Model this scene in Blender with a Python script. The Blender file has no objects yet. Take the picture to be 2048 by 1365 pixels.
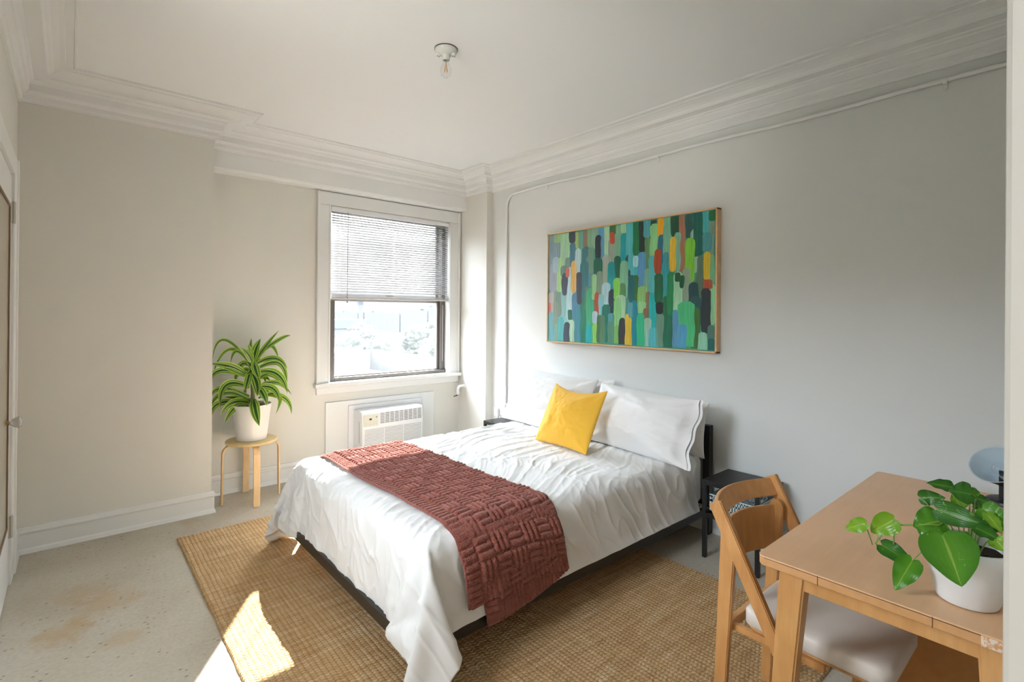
import bpy, bmesh, math, random
import numpy as np
from mathutils import Vector, Matrix, noise
from mathutils.bvhtree import BVHTree

S = bpy.context.scene
COL = S.collection
PI = math.pi

# ------------------------------------------------------------------ camera
CAMH = 1.41
yaw, pitch, roll = [math.radians(a) for a in (40.8673, 0.0931, 0.4684)]
fw = Vector((math.sin(yaw) * math.cos(pitch), math.cos(yaw) * math.cos(pitch), math.sin(pitch)))
rt = Vector((math.cos(yaw), -math.sin(yaw), 0.0))
up = rt.cross(fw)
rt, up = rt * math.cos(roll) + up * math.sin(roll), -rt * math.sin(roll) + up * math.cos(roll)
cam = bpy.data.cameras.new('camera')
cam.sensor_width = 36
cam.lens = 36 * 1021.73 / 2048
cam.shift_y = -(682.5 - 624.47) / 2048
cam.clip_start = 0.02
cam.clip_end = 2000
co = bpy.data.objects.new('camera', cam)
COL.objects.link(co)
co.matrix_world = Matrix(((rt.x, up.x, -fw.x, 0), (rt.y, up.y, -fw.y, 0), (rt.z, up.z, -fw.z, CAMH), (0, 0, 0, 1)))
S.camera = co
S.view_settings.view_transform = 'Standard'
S.view_settings.look = 'None'
S.view_settings.gamma = 1
S.view_settings.use_curve_mapping = False
S.view_settings.exposure = 1.0
S.cycles.use_denoising = True
S.cycles.max_bounces = 8
S.cycles.diffuse_bounces = 4
S.cycles.use_adaptive_sampling = True
S.cycles.adaptive_threshold = 0.1
S.cycles.caustics_reflective = False
S.cycles.caustics_refractive = False
S.cycles.transparent_max_bounces = 16
S.cycles.sample_clamp_indirect = 12

# ------------------------------------------------------------------ sky, sun, lamps
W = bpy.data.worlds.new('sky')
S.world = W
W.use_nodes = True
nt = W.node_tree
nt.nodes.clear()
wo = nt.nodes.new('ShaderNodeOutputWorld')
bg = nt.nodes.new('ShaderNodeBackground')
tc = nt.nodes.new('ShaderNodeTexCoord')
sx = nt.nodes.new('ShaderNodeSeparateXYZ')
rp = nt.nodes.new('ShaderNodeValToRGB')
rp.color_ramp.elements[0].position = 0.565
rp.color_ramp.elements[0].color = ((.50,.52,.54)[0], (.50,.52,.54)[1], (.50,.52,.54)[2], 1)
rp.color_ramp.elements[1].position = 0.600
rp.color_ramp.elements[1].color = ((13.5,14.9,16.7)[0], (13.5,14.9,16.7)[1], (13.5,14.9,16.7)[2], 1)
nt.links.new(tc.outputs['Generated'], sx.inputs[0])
for pos_, col_ in ((0.485, (.50,.52,.54)), (0.465, (5.5,5.4,5.0))):   # glow added below the horizon, as from lit ground, to brighten the ceiling
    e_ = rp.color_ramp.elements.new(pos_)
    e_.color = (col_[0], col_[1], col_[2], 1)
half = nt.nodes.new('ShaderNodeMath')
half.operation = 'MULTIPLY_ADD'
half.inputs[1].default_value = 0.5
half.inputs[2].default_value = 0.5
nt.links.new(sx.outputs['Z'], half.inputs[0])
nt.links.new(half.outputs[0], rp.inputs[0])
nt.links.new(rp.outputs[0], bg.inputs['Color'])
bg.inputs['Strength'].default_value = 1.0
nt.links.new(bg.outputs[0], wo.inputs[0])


def lamp(name, kind, energy, color, loc=(0, 0, 0), direction=None, size=None, size_y=None):
    l = bpy.data.lights.new(name, kind)
    l.energy = energy
    l.color = color
    if size is not None:
        l.shape = 'RECTANGLE'
        l.size = size
        l.size_y = size_y
    o = bpy.data.objects.new(name, l)
    COL.objects.link(o)
    o.location = loc
    if direction is not None:
        o.rotation_euler = Vector(direction).to_track_quat('-Z', 'Y').to_euler()
    return o


sun = lamp('sun', 'SUN', 26, (1.0, 0.965, 0.91), (3, 8, 6), (-0.62, -1.0, -0.93))
sun.data.angle = 0.010
portal = lamp('window_daylight_portal', 'AREA', 1, (1, 1, 1), (2.34, 4.64, 1.56), (0, -1, 0), 1.24, 1.56)
portal.data.cycles.is_portal = True
portal2 = lamp('added_window_portal', 'AREA', 1, (1, 1, 1), (-0.36, 1.65, 1.675), (1, 0, 0), 0.70, 1.25)  # sampling portal of the added left-wall window
portal2.data.cycles.is_portal = True
# unseen fill light added in the hall to brighten the near room
hall_fill = lamp('added_hall_fill', 'AREA', 55, (0.97, 0.985, 1.0), (0.62, -1.0, 2.7), (0, 0.0, -1), 0.6, 0.9)


# ------------------------------------------------------------------ mesh helpers
def new_bm():
    return bmesh.new()


def finish(name, bm, mats, parent=None, smooth=False, angle=None):
    me = bpy.data.meshes.new(name)
    bm.normal_update()
    bm.to_mesh(me)
    bm.free()
    if not isinstance(mats, (list, tuple)):
        mats = [mats]
    for m in mats:
        me.materials.append(m)
    if smooth:
        me.polygons.foreach_set('use_smooth', [True] * len(me.polygons))
        if angle:
            try:
                me.set_sharp_from_angle(angle=math.radians(angle))
            except Exception:
                pass
    o = bpy.data.objects.new(name, me)
    COL.objects.link(o)
    if parent is not None:
        o.parent = parent
    return o


def thing(name, label, cat, loc=(0, 0, 0), rz=0.0, group=None):
    o = bpy.data.objects.new(name, None)
    COL.objects.link(o)
    o.empty_display_size = 0.05
    o.location = loc
    o.rotation_euler = (0, 0, rz)
    return tag(o, label, cat, group)


def tag(o, label, cat, group=None):
    o['label'] = label
    o['category'] = cat
    if group:
        o['group'] = group
    return o


def struct(o):
    o['kind'] = 'structure'
    return o


def box(bm, x0, y0, z0, x1, y1, z1, bev=0.0, seg=2, M=None, mi=0):
    t = bmesh.new()
    bmesh.ops.create_cube(t, size=1)
    for v in t.verts:
        v.co = Vector((x0 + (v.co.x + .5) * (x1 - x0), y0 + (v.co.y + .5) * (y1 - y0), z0 + (v.co.z + .5) * (z1 - z0)))
    if bev > 0:
        bmesh.ops.bevel(t, geom=list(t.edges), offset=bev, segments=seg, profile=0.6, affect='EDGES')
    merge(bm, t, M, mi)


def merge(bm, t, M=None, mi=0):
    vm = {}
    for v in t.verts:
        vm[v.index if False else v] = bm.verts.new(M @ v.co if M else v.co)
    for f in t.faces:
        try:
            nf = bm.faces.new([vm[v] for v in f.verts])
            nf.material_index = mi
            nf.smooth = f.smooth
        except ValueError:
            pass
    t.free()


def tube(bm, pts, r, n=10, cap=True, mi=0):
    pts = [Vector(p) for p in pts]
    rs = r if isinstance(r, (list, tuple)) else [r] * len(pts)
    rings = []
    prev = None
    for i, p in enumerate(pts):
        a = pts[max(i - 1, 0)]
        b = pts[min(i + 1, len(pts) - 1)]
        d = (b - a).normalized()
        if prev is None:
            ref = Vector((0, 0, 1)) if abs(d.z) < .9 else Vector((1, 0, 0))
            e1 = d.cross(ref).normalized()
        else:
            e1 = (prev - d * prev.dot(d)).normalized()
        prev = e1
        e2 = d.cross(e1)
        rings.append([bm.verts.new(p + (e1 * math.cos(2 * PI * k / n) + e2 * math.sin(2 * PI * k / n)) * rs[i]) for k in range(n)])
    for a, b in zip(rings, rings[1:]):
        for k in range(n):
            f = bm.faces.new((a[k], a[(k + 1) % n], b[(k + 1) % n], b[k]))
            f.material_index = mi
            f.smooth = True
    if cap:
        for rg in (rings[0][::-1], rings[-1]):
            f = bm.faces.new(rg)
            f.material_index = mi


def lathe(bm, prof, c=(0, 0, 0), n=48, mi=0, closed=False):
    c = Vector(c)
    rings = []
    for r, z in prof:
        if r < 1e-6:
            rings.append([bm.verts.new(c + Vector((0, 0, z)))])
        else:
            rings.append([bm.verts.new(c + Vector((r * math.cos(2 * PI * k / n), r * math.sin(2 * PI * k / n), z))) for k in range(n)])
    for a, b in zip(rings, rings[1:]):
        for k in range(n):
            k2 = (k + 1) % n
            if len(a) == 1 and len(b) == 1:
                continue
            if len(a) == 1:
                vs = (a[0], b[k2], b[k])
            elif len(b) == 1:
                vs = (a[k], a[k2], b[0])
            else:
                vs = (a[k], a[k2], b[k2], b[k])
            f = bm.faces.new(vs)
            f.material_index = mi
            f.smooth = True


def sweep(bm, path, prof, mi=0):
    """profile (offset to the right of travel, z) swept along a flat polyline with mitred corners"""
    P = [Vector((p[0], p[1])) for p in path]
    rings = []
    for i, p in enumerate(P):
        ns = []
        if i > 0:
            d = (P[i] - P[i - 1]).normalized()
            ns.append(Vector((d.y, -d.x)))
        if i < len(P) - 1:
            d = (P[i + 1] - P[i]).normalized()
            ns.append(Vector((d.y, -d.x)))
        if len(ns) == 2:
            m = (ns[0] + ns[1]) / (1 + ns[0].dot(ns[1]))
        else:
            m = ns[0]
        rings.append([bm.verts.new((p.x + m.x * d, p.y + m.y * d, z)) for d, z in prof])
    for a, b in zip(rings, rings[1:]):
        for k in range(len(prof) - 1):
            bm.faces.new((a[k], b[k], b[k + 1], a[k + 1])).material_index = mi
    for rg in (rings[0][::-1], rings[-1]):
        bm.faces.new(rg)


def grid(bm, fn, nu, nv, mi=0, uv=True, wrap=False):
    V = [[bm.verts.new(fn(i / (nu - 1), j / (nv - 1))) for j in range(nv)] for i in range(nu)]
    L = bm.loops.layers.uv.verify() if uv else None
    for i in range(nu - 1):
        for j in range(nv - 1):
            f = bm.faces.new((V[i][j], V[i + 1][j], V[i + 1][j + 1], V[i][j + 1]))
            f.smooth = True
            f.material_index = mi
            if L:
                for lp, (a, b) in zip(f.loops, ((i, j), (i + 1, j), (i + 1, j + 1), (i, j + 1))):
                    lp[L].uv = (a / (nu - 1), b / (nv - 1))
    return V


def prism(bm, poly, z0, z1, bev=0.0, M=None, mi=0):
    t = bmesh.new()
    vs = [t.verts.new((x, y, z0)) for x, y in poly]
    f = t.faces.new(vs)
    r = bmesh.ops.extrude_face_region(t, geom=[f])
    for v in [g for g in r['geom'] if isinstance(g, bmesh.types.BMVert)]:
        v.co.z = z1
    bmesh.ops.recalc_face_normals(t, faces=list(t.faces))
    if bev > 0:
        ed = [e for e in t.edges if abs(e.verts[0].co.z - e.verts[1].co.z) < 1e-6]
        bmesh.ops.bevel(t, geom=ed, offset=bev, segments=3, profile=0.5, affect='EDGES')
    merge(bm, t, M, mi)


def rrect(x0, y0, x1, y1, r, n=6):
    out = []
    for cx, cy, a0 in ((x1 - r, y1 - r, 0), (x0 + r, y1 - r, 90), (x0 + r, y0 + r, 180), (x1 - r, y0 + r, 270)):
        for k in range(n + 1):
            a = math.radians(a0 + 90 * k / n)
            out.append((cx + r * math.cos(a), cy + r * math.sin(a)))
    return out


def bar(bm, a, b, w, d, wdir=(1, 0, 0), bev=0.003, mi=0):
    """rectangular bar from a to b; w along wdir, d across"""
    a, b = Vector(a), Vector(b)
    z = (b - a)
    L = z.length
    z.normalize()
    x = Vector(wdir)
    x = (x - z * x.dot(z)).normalized()
    y = z.cross(x)
    M = Matrix(((x.x, y.x, z.x, a.x), (x.y, y.y, z.y, a.y), (x.z, y.z, z.z, a.z), (0, 0, 0, 1)))
    box(bm, -w / 2, -d / 2, 0, w / 2, d / 2, L, bev, 2, M, mi)


# ------------------------------------------------------------------ materials
class NM:
    def __init__(self, name):
        self.m = bpy.data.materials.new(name)
        self.m.use_nodes = True
        self.t = self.m.node_tree
        self.b = self.t.nodes['Principled BSDF']
        self.out = self.t.nodes['Material Output']

    def n(self, typ, **kw):
        nd = self.t.nodes.new(typ)
        for k, v in kw.items():
            if k.startswith('_'):
                setattr(nd, k[1:], v)
            else:
                nd.inputs[k.replace('__', ' ')].default_value = v
        return nd

    def l(self, a, b):
        self.t.links.new(a, b)

    def coords(self, scale=(1, 1, 1), rot=(0, 0, 0), kind='Object'):
        c = self.n('ShaderNodeTexCoord')
        mp = self.n('ShaderNodeMapping')
        mp.inputs['Scale'].default_value = scale
        mp.inputs['Rotation'].default_value = rot
        self.l(c.outputs[kind], mp.inputs[0])
        return mp.outputs[0]

    def ramp(self, src, stops):
        r = self.n('ShaderNodeValToRGB')
        e = r.color_ramp.elements
        while len(e) > 1:
            e.remove(e[0])
        e[0].position = stops[0][0]
        e[0].color = (*stops[0][1], 1)
        for p, c in stops[1:]:
            q = e.new(p)
            q.color = (*c, 1)
        self.l(src, r.inputs[0])
        return r.outputs[0]

    def mix(self, f, a, b, mode='MIX'):
        x = self.n('ShaderNodeMix', _data_type='RGBA', _blend_type=mode)
        if isinstance(f, (int, float)):
            x.inputs[0].default_value = f
        else:
            self.l(f, x.inputs[0])
        for v, i in ((a, 6), (b, 7)):
            if isinstance(v, tuple):
                x.inputs[i].default_value = (*v[:3], 1)
            else:
                self.l(v, x.inputs[i])
        return x.outputs[2]

    def math(self, op, a, b=None):
        x = self.n('ShaderNodeMath', _operation=op)
        for v, i in ((a, 0), (b, 1)):
            if v is None:
                continue
            if isinstance(v, (int, float)):
                x.inputs[i].default_value = v
            else:
                self.l(v, x.inputs[i])
        return x.outputs[0]

    def bump(self, h, strength=.3, dist=.01, prev=None):
        b = self.n('ShaderNodeBump', Strength=strength, Distance=dist)
        self.l(h, b.inputs['Height'])
        if prev is not None:
            self.l(prev, b.inputs['Normal'])
        return b.outputs[0]

    def noise(self, vec, scale, detail=4, rough=.55):
        x = self.n('ShaderNodeTexNoise', Scale=scale, Detail=detail, Roughness=rough)
        if vec is not None:
            self.l(vec, x.inputs['Vector'])
        return x.outputs[0]


def lin(h):
    h = h.lstrip('#')
    c = [int(h[i:i + 2], 16) / 255 for i in (0, 2, 4)]
    return tuple(v / 12.92 if v <= .04045 else ((v + .055) / 1.055) ** 2.4 for v in c)


def plain(name, col, rough=.5, metal=0.0, spec=.5, bumps=None, var=0.0):
    k = NM(name)
    k.b.inputs['Base Color'].default_value = (*col, 1)
    k.b.inputs['Roughness'].default_value = rough
    k.b.inputs['Metallic'].default_value = metal
    k.b.inputs['Specular IOR Level'].default_value = spec
    if var:
        v = k.coords()
        nz = k.noise(v, 6)
        c = k.ramp(nz, [(0.3, tuple(x * (1 - var) for x in col)), (0.7, tuple(min(1, x * (1 + var)) for x in col))])
        k.l(c, k.b.inputs['Base Color'])
    if bumps:
        v = k.coords()
        h = k.noise(v, bumps[0])
        k.l(k.bump(h, bumps[1], bumps[2]), k.b.inputs['Normal'])
    return k.m


def wood(name, dark, light, scale=(3, 3, 40), rough=.42, rot=(0, 0, 0)):
    k = NM(name)
    v = k.coords(scale, rot)
    n1 = k.noise(v, 1.6, 6, .6)
    n2 = k.noise(k.coords((2, 2, 2)), 2.2, 3)
    f = k.math('MULTIPLY_ADD', n1, .75)
    k.t.nodes[-1].inputs[2].default_value = 0.0
    k.l(n2, k.t.nodes[-1].inputs[2])
    f2 = k.math('MULTIPLY', f, .8)
    c = k.ramp(f2, [(0.40, dark), (0.85, light)])
    k.l(c, k.b.inputs['Base Color'])
    k.b.inputs['Roughness'].default_value = rough
    k.l(k.bump(n1, .06, .002), k.b.inputs['Normal'])
    return k.m


M_wall = plain('painted_plaster', (0.72, 0.71, 0.655), .62, bumps=(9, .05, .01))
M_wallr = plain('painted_plaster_cool', (0.70, 0.715, 0.69), .60, bumps=(7, .06, .01))
M_trim = plain('gloss_trim_paint', (0.775, 0.785, 0.77), .38, bumps=(14, .03, .005))
M_ceil = plain('ceiling_paint', (0.82, 0.83, 0.825), .75, bumps=(3, .04, .01))
M_black = plain('black_metal', (0.012, 0.012, 0.012), .42, .0, .5, bumps=(180, .1, .001))
M_brownblack = plain('bed_frame_metal', (0.016, 0.014, 0.012), .38, .0, .5)
M_white = plain('white_plastic', (0.80, 0.81, 0.82), .38)
M_steel = plain('painted_steel_hinge', (0.55, 0.53, 0.47), .4, .2)
M_chrome = plain('chrome', (0.7, 0.7, 0.7), .15, 1.0)


def make_floor():
    k = NM('stained_concrete')
    v = k.coords()
    base = k.ramp(k.noise(v, 1.3, 8, .62), [(0.30, (0.50, 0.44, 0.34)), (0.50, (0.59, 0.54, 0.445)), (0.72, (0.66, 0.63, 0.56))])
    fine = k.ramp(k.noise(v, 60, 6, .7), [(0.35, (0.78, 0.77, 0.75)), (0.65, (1.0, 1.0, 1.0))])
    c = k.mix(.7, base, fine, 'MULTIPLY')
    # rusty stains with a shape of their own
    c0 = k.n('ShaderNodeTexCoord')
    for (x, y, r, amt) in ((-.02, 2.95, .13, .5), (.14, 3.12, .17, .38), (.05, 3.3, .13, .3), (.18, 2.75, .09, .3), (.62, 3.95, .10, .25)):
        mp = k.n('ShaderNodeMapping')
        mp.inputs['Location'].default_value = (-x, -y, 0)
        k.l(c0.outputs['Object'], mp.inputs[0])
        ln = k.n('ShaderNodeVectorMath', _operation='LENGTH')
        k.l(mp.outputs[0], ln.inputs[0])
        d = k.math('DIVIDE', ln.outputs['Value'], r)
        nz = k.noise(v, 9, 5, .65)
        d = k.math('ADD', d, k.math('MULTIPLY', k.math('SUBTRACT', nz, .5), 2.6))
        f = k.ramp(d, [(0.35, (amt,) * 3), (0.95, (0, 0, 0))])
        c = k.mix(f, c, (0.44, 0.27, 0.085))
    # dark aggregate pits
    vo = k.n('ShaderNodeTexVoronoi', _feature='F1', Scale=26.0)
    vm = k.coords((1, 2.2, 1), (0, 0, .5))
    k.l(vm, vo.inputs['Vector'])
    gate = k.ramp(k.noise(v, 2.4, 3), [(0.40, (0, 0, 0)), (0.50, (1, 1, 1))])
    rnd = k.ramp(vo.outputs['Color'], [(0.62, (0, 0, 0)), (0.66, (1, 1, 1))])
    spot = k.ramp(vo.outputs['Distance'], [(0.13, (1, 1, 1)), (0.20, (0, 0, 0))])
    f = k.mix(1.0, k.mix(1.0, spot, gate, 'MULTIPLY'), rnd, 'MULTIPLY')
    c = k.mix(k.math('MULTIPLY', f, .85), c, (0.09, 0.08, 0.07))
    vo2 = k.n('ShaderNodeTexVoronoi', _feature='F1', Scale=90.0)
    k.l(v, vo2.inputs['Vector'])
    sp2 = k.ramp(vo2.outputs['Distance'], [(0.08, (1, 1, 1)), (0.16, (0, 0, 0))])
    rn2 = k.ramp(vo2.outputs['Color'], [(0.7, (0, 0, 0)), (0.75, (1, 1, 1))])
    c = k.mix(k.math('MULTIPLY', k.mix(1.0, sp2, rn2, 'MULTIPLY'), .5), c, (0.13, 0.11, 0.09))
    k.l(c, k.b.inputs['Base Color'])
    k.b.inputs['Roughness'].default_value = .42
    k.b.inputs['Specular IOR Level'].default_value = .35
    k.l(k.bump(k.noise(v, 30, 5), .06, .004), k.b.inputs['Normal'])
    return k.m


def make_jute():
    k = NM('jute_weave')
    v = k.coords()
    # rows run along x, stitches step along y (rope-like boucle rows)
    nz = k.noise(v, 9, 3)
    off = k.n('ShaderNodeVectorMath', _operation='MULTIPLY_ADD')
    cb = k.n('ShaderNodeCombineXYZ')
    k.l(nz, cb.inputs[0])
    k.l(nz, cb.inputs[1])
    k.l(cb.outputs[0], off.inputs[0])
    off.inputs[1].default_value = (.014, .014, 0)
    k.l(v, off.inputs[2])
    sp = k.n('ShaderNodeSeparateXYZ')
    k.l(off.outputs[0], sp.inputs[0])
    X = k.math('MULTIPLY', sp.outputs['X'], 2 * PI / .021)
    Y = k.math('MULTIPLY', sp.outputs['Y'], 2 * PI / .0165)
    row = k.math('POWER', k.math('ABSOLUTE', k.math('SINE', k.math('MULTIPLY', X, .5))), .6)
    ph = k.math('MULTIPLY', k.math('SINE', k.math('MULTIPLY', X, .5)), .8)
    st = k.math('POWER', k.math('ABSOLUTE', k.math('SINE', k.math('ADD', k.math('MULTIPLY', Y, .5), ph))), .7)
    h = k.math('MULTIPLY', row, st)
    fib = k.noise(k.coords((1, 1, 1)), 420, 3, .7)
    tone = k.noise(k.coords((1.2, 14, 1)), 3.0, 4, .6)
    tone2 = k.noise(k.coords((40, 3, 1)), 1.5, 3, .6)
    t = k.math('ADD', k.math('MULTIPLY', tone, .6), k.math('MULTIPLY', tone2, .4))
    c = k.ramp(t, [(0.36, (0.58, 0.35, 0.16)), (0.52, (0.72, 0.49, 0.255)), (0.66, (0.84, 0.64, 0.40))])
    c = k.mix(k.ramp(h, [(0.05, (.62,) * 3), (0.45, (0, 0, 0))]), c, (0.32, 0.165, 0.06))
    c = k.mix(.5, c, k.ramp(fib, [(0.3, (.55, .55, .55)), (0.7, (1.2, 1.2, 1.2))]), 'MULTIPLY')
    k.l(c, k.b.inputs['Base Color'])
    k.b.inputs['Roughness'].default_value = .95
    k.b.inputs['Specular IOR Level'].default_value = .1
    b1 = k.bump(h, .75, .0065)
    b2 = k.bump(fib, .5, .003, b1)
    k.l(b2, k.b.inputs['Normal'])
    return k.m


def fabric(name, col, weave=900, rough=.9, wr=.25, wrscale=(4, 12, 4), sheen=.2, wdist=.02, trans=0.0):
    k = NM(name)
    k.b.inputs['Base Color'].default_value = (*col, 1)
    k.b.inputs['Roughness'].default_value = rough
    k.b.inputs['Specular IOR Level'].default_value = .2
    k.b.inputs['Sheen Weight'].default_value = sheen
    v = k.coords()
    w = k.noise(v, weave, 2)
    b1 = k.bump(w, .12, .0006)
    if wr:
        n1 = k.noise(k.coords(wrscale, (0, 0, .35)), 2.4, 6, .55)
        b1 = k.bump(n1, wr, wdist, b1)
    k.l(b1, k.b.inputs['Normal'])
    return k.m


M_floor = make_floor()
M_jute = make_jute()
M_duvet = fabric('white_cotton', (0.80, 0.80, 0.785), wr=.0, wrscale=(2.0, 9, 3), wdist=.035)
M_pillow = fabric('white_cotton_pillow', (0.81, 0.81, 0.795), wr=.25, wrscale=(6, 5, 6))
M_yellow = fabric('mustard_cotton', (0.87, 0.49, 0.055), wr=.12, wrscale=(5, 5, 5))
M_mattress = fabric('mattress_ticking', (0.75, 0.74, 0.71), wr=0)


def make_knit():
    k = NM('rust_knit')
    v = k.coords(kind='UV')
    nz = k.noise(k.coords(), 160, 4, .7)
    nb = k.noise(k.coords(), 30, 3, .6)
    t = k.math('ADD', k.math('MULTIPLY', nz, .7), k.math('MULTIPLY', nb, .3))
    c = k.ramp(t, [(0.35, (0.175, 0.048, 0.035)), (0.65, (0.36, 0.122, 0.090))])
    k.l(c, k.b.inputs['Base Color'])
    k.b.inputs['Roughness'].default_value = 1
    k.b.inputs['Specular IOR Level'].default_value = .1
    k.b.inputs['Sheen Weight'].default_value = .35
    k.b.inputs['Sheen Tint'].default_value = (1, .8, .75, 1)
    sp = k.n('ShaderNodeSeparateXYZ')
    k.l(v, sp.inputs[0])
    a = k.math('MULTIPLY', sp.outputs['X'], 2 * PI * 110)
    b = k.math('MULTIPLY', sp.outputs['Y'], 2 * PI * 260)
    h = k.math('SINE', k.math('ADD', b, k.math('MULTIPLY', k.math('SINE', a), 1.5)))
    b1 = k.bump(h, .35, .002)
    b2 = k.bump(nz, .6, .003, b1)
    k.l(b2, k.b.inputs['Normal'])
    return k.m


M_knit = make_knit()
M_birch = wood('birch', (0.62, 0.38, 0.16), (0.80, 0.58, 0.32), (30, 30, 2.5))
M_seat = wood('birch_seat', (0.60, 0.42, 0.17), (0.76, 0.58, 0.29), (3, 40, 10))
M_beech = wood('chair_beech', (0.42, 0.185, 0.055), (0.62, 0.32, 0.115), (26, 26, 3), rough=.35)
M_leg = wood('table_leg_wood', (0.46, 0.21, 0.06), (0.64, 0.345, 0.125), (26, 26, 3), rough=.35)
M_table = wood('table_laminate', (0.64, 0.37, 0.19), (0.77, 0.47, 0.26), (2.0, 22, 8), rough=.30)
M_edge = wood('table_edging', (0.50, 0.25, 0.095), (0.62, 0.33, 0.14), (2.5, 26, 26), rough=.35)
M_panel = wood('back_panel_wood', (0.40, 0.165, 0.035), (0.52, 0.23, 0.06), (3, 20, 20), rough=.4)
M_frame = wood('pine_frame', (0.62, 0.36, 0.17), (0.80, 0.52, 0.27), (14, 3, 14))


def glass(name, tint=(1, 1, 1), rough=0.0, veil=0.0):
    k = NM(name)
    tr = k.n('ShaderNodeBsdfTransparent')
    tr.inputs[0].default_value = (*tint, 1)
    gl = k.n('ShaderNodeBsdfGlossy', Roughness=rough)
    fr = k.n('ShaderNodeFresnel', IOR=1.45)
    mx = k.n('ShaderNodeMixShader')
    ge = k.n('ShaderNodeNewGeometry')
    k.l(k.math('MULTIPLY', fr.outputs[0], k.math('SUBTRACT', 1.0, ge.outputs['Backfacing'])), mx.inputs[0])
    k.l(tr.outputs[0], mx.inputs[1])
    k.l(gl.outputs[0], mx.inputs[2])
    res = mx.outputs[0]
    if veil:
        tl = k.n('ShaderNodeBsdfTranslucent')
        tl.inputs[0].default_value = (.9, .93, .95, 1)
        m2 = k.n('ShaderNodeMixShader')
        m2.inputs[0].default_value = veil
        k.l(res, m2.inputs[1])
        k.l(tl.outputs[0], m2.inputs[2])
        res = m2.outputs[0]
    k.l(res, k.out.inputs[0])
    return k.m

# ------------------------------------------------------------------ room shell
XL, XR, YB, YC, YA, XP = -0.234, 3.165, 4.065, 4.30, 4.42, 0.755
XC, YCOL, HC = 3.09, 3.96, 2.78
YF = 0.035
WX0, WX1, WZ0, WZ1 = 1.71, 2.955, 0.785, 2.33

b = new_bm(); box(b, -1.6, -1.9, -.1, 3.4, YA + .15, 0); struct(finish('floor', b, M_floor))
b = new_bm(); box(b, -1.6, -1.9, HC, 3.4, YA + .15, HC + .1); struct(finish('ceiling', b, M_ceil))
b = new_bm()
LY0, LY1, LZ0, LZ1 = 1.30, 2.00, 1.05, 2.30
box(b, XL - .12, YF, 0, XL, LY0, HC); box(b, XL - .12, LY1, 0, XL, YB + .3, HC)
box(b, XL - .12, LY0, 0, XL, LY1, LZ0); box(b, XL - .12, LY0, LZ1, XL, LY1, HC)
struct(finish('wall_left', b, M_wall))
b = new_bm(); box(b, XL - .12, YB, 0, XP, YA + .15, HC, 0); struct(finish('wall_back_left', b, M_wall))
b = new_bm()
YW = YA + .15
box(b, XP - .1, YA, 0, WX0, YW, HC)
box(b, WX1, YA, 0, XR + .2, YW, HC)
box(b, WX0, YA, 0, WX1, YW, WZ0)
box(b, WX0, YA, WZ1, WX1, YW, HC)
struct(finish('wall_back', b, M_wall))
b = new_bm(); box(b, XR, -.12, 0, XR + .2, YA + .1, HC); struct(finish('wall_right', b, M_wallr))
b = new_bm(); box(b, XC, YCOL, 0, XR + .05, YA + .1, HC); struct(finish('wall_column', b, M_wall))
b = new_bm(); box(b, .605, -.12, 0, XR + .1, YF, HC)
box(b, XL - .3, -.12, 2.2, .605, YF, HC); struct(finish('wall_front', b, M_wall))
# hall behind the doorway
M_hall = plain('hall_paint_brown', (.30, .25, .20), .7)
b = new_bm(); box(b, -1.2, -1.7, 0, 1.9, -1.6, HC); struct(finish('wall_hall_back', b, M_hall))
b = new_bm(); box(b, -1.2, -1.65, 0, -1.1, -.1, HC); struct(finish('wall_hall_left', b, M_hall))
b = new_bm(); box(b, 1.8, -1.65, 0, 1.9, -.1, HC); struct(finish('wall_hall_right', b, M_hall))
b = new_bm(); box(b, -1.15, -.12, 0, XL - .02, YF, HC); struct(finish('wall_front_left', b, M_wall))

# boxed beam over the alcove
b = new_bm()
prof = [(YC + .0, 2.475), (YC + .006, 2.462), (YC + .02, 2.456)]
vs = [(XP - .02, YC, 2.70), (XP - .02, YC, 2.478), (XP - .02, YC + .007, 2.462), (XP - .02, YC + .022, 2.456), (XP - .02, YA + .02, 2.456), (XP - .02, YA + .02, 2.70)]
A = [b.verts.new(v) for v in vs]
B = [b.verts.new((XC + .02, v[1], v[2])) for v in vs]
for k in range(len(vs)):
    k2 = (k + 1) % len(vs)
    b.faces.new((A[k], A[k2], B[k2], B[k]))
b.faces.new(A[::-1]); b.faces.new(B)
bmesh.ops.recalc_face_normals(b, faces=list(b.faces))
struct(finish('trim_1', b, M_trim))

# crown moulding around the room
crown = [(-.005, 2.600), (.012, 2.600), (.014, 2.612), (.022, 2.618), (.022, 2.644), (.034, 2.650), (.040, 2.660), (.048, 2.662),
         (.050, 2.700), (.056, 2.708), (.066, 2.712), (.070, 2.720), (.128, 2.722), (.130, 2.732), (.138, 2.744),
         (.158, 2.756), (.185, 2.764), (.205, 2.766), (.207, 2.771), (.240, 2.772), (.243, 2.768), (.251, 2.768), (.254, 2.785), (-.005, 2.785)]
path = [(XL, -.1), (XL, YB), (XP, YB), (XP, YC), (XC, YC), (XC, YCOL), (XR, YCOL), (XR, YF), (XL, YF)]
b = new_bm(); sweep(b, path[:8], crown)
struct(finish('trim_2', b, M_trim))
# baseboards
base = [(-.005, .150), (.010, .150), (.014, .146), (.016, .136), (.022, .132), (.026, .124), (.024, .116), (.017, .110), (.016, .030), (.022, .020), (.026, .000), (-.005, .0)]
b = new_bm(); sweep(b, [(XL, 3.79), (XL, YB), (XP, YB), (XP, YA), (XC, YA), (XC, YCOL), (XR, YCOL), (XR, YF)], base)
struct(finish('baseboard_back', b, M_trim))

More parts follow.
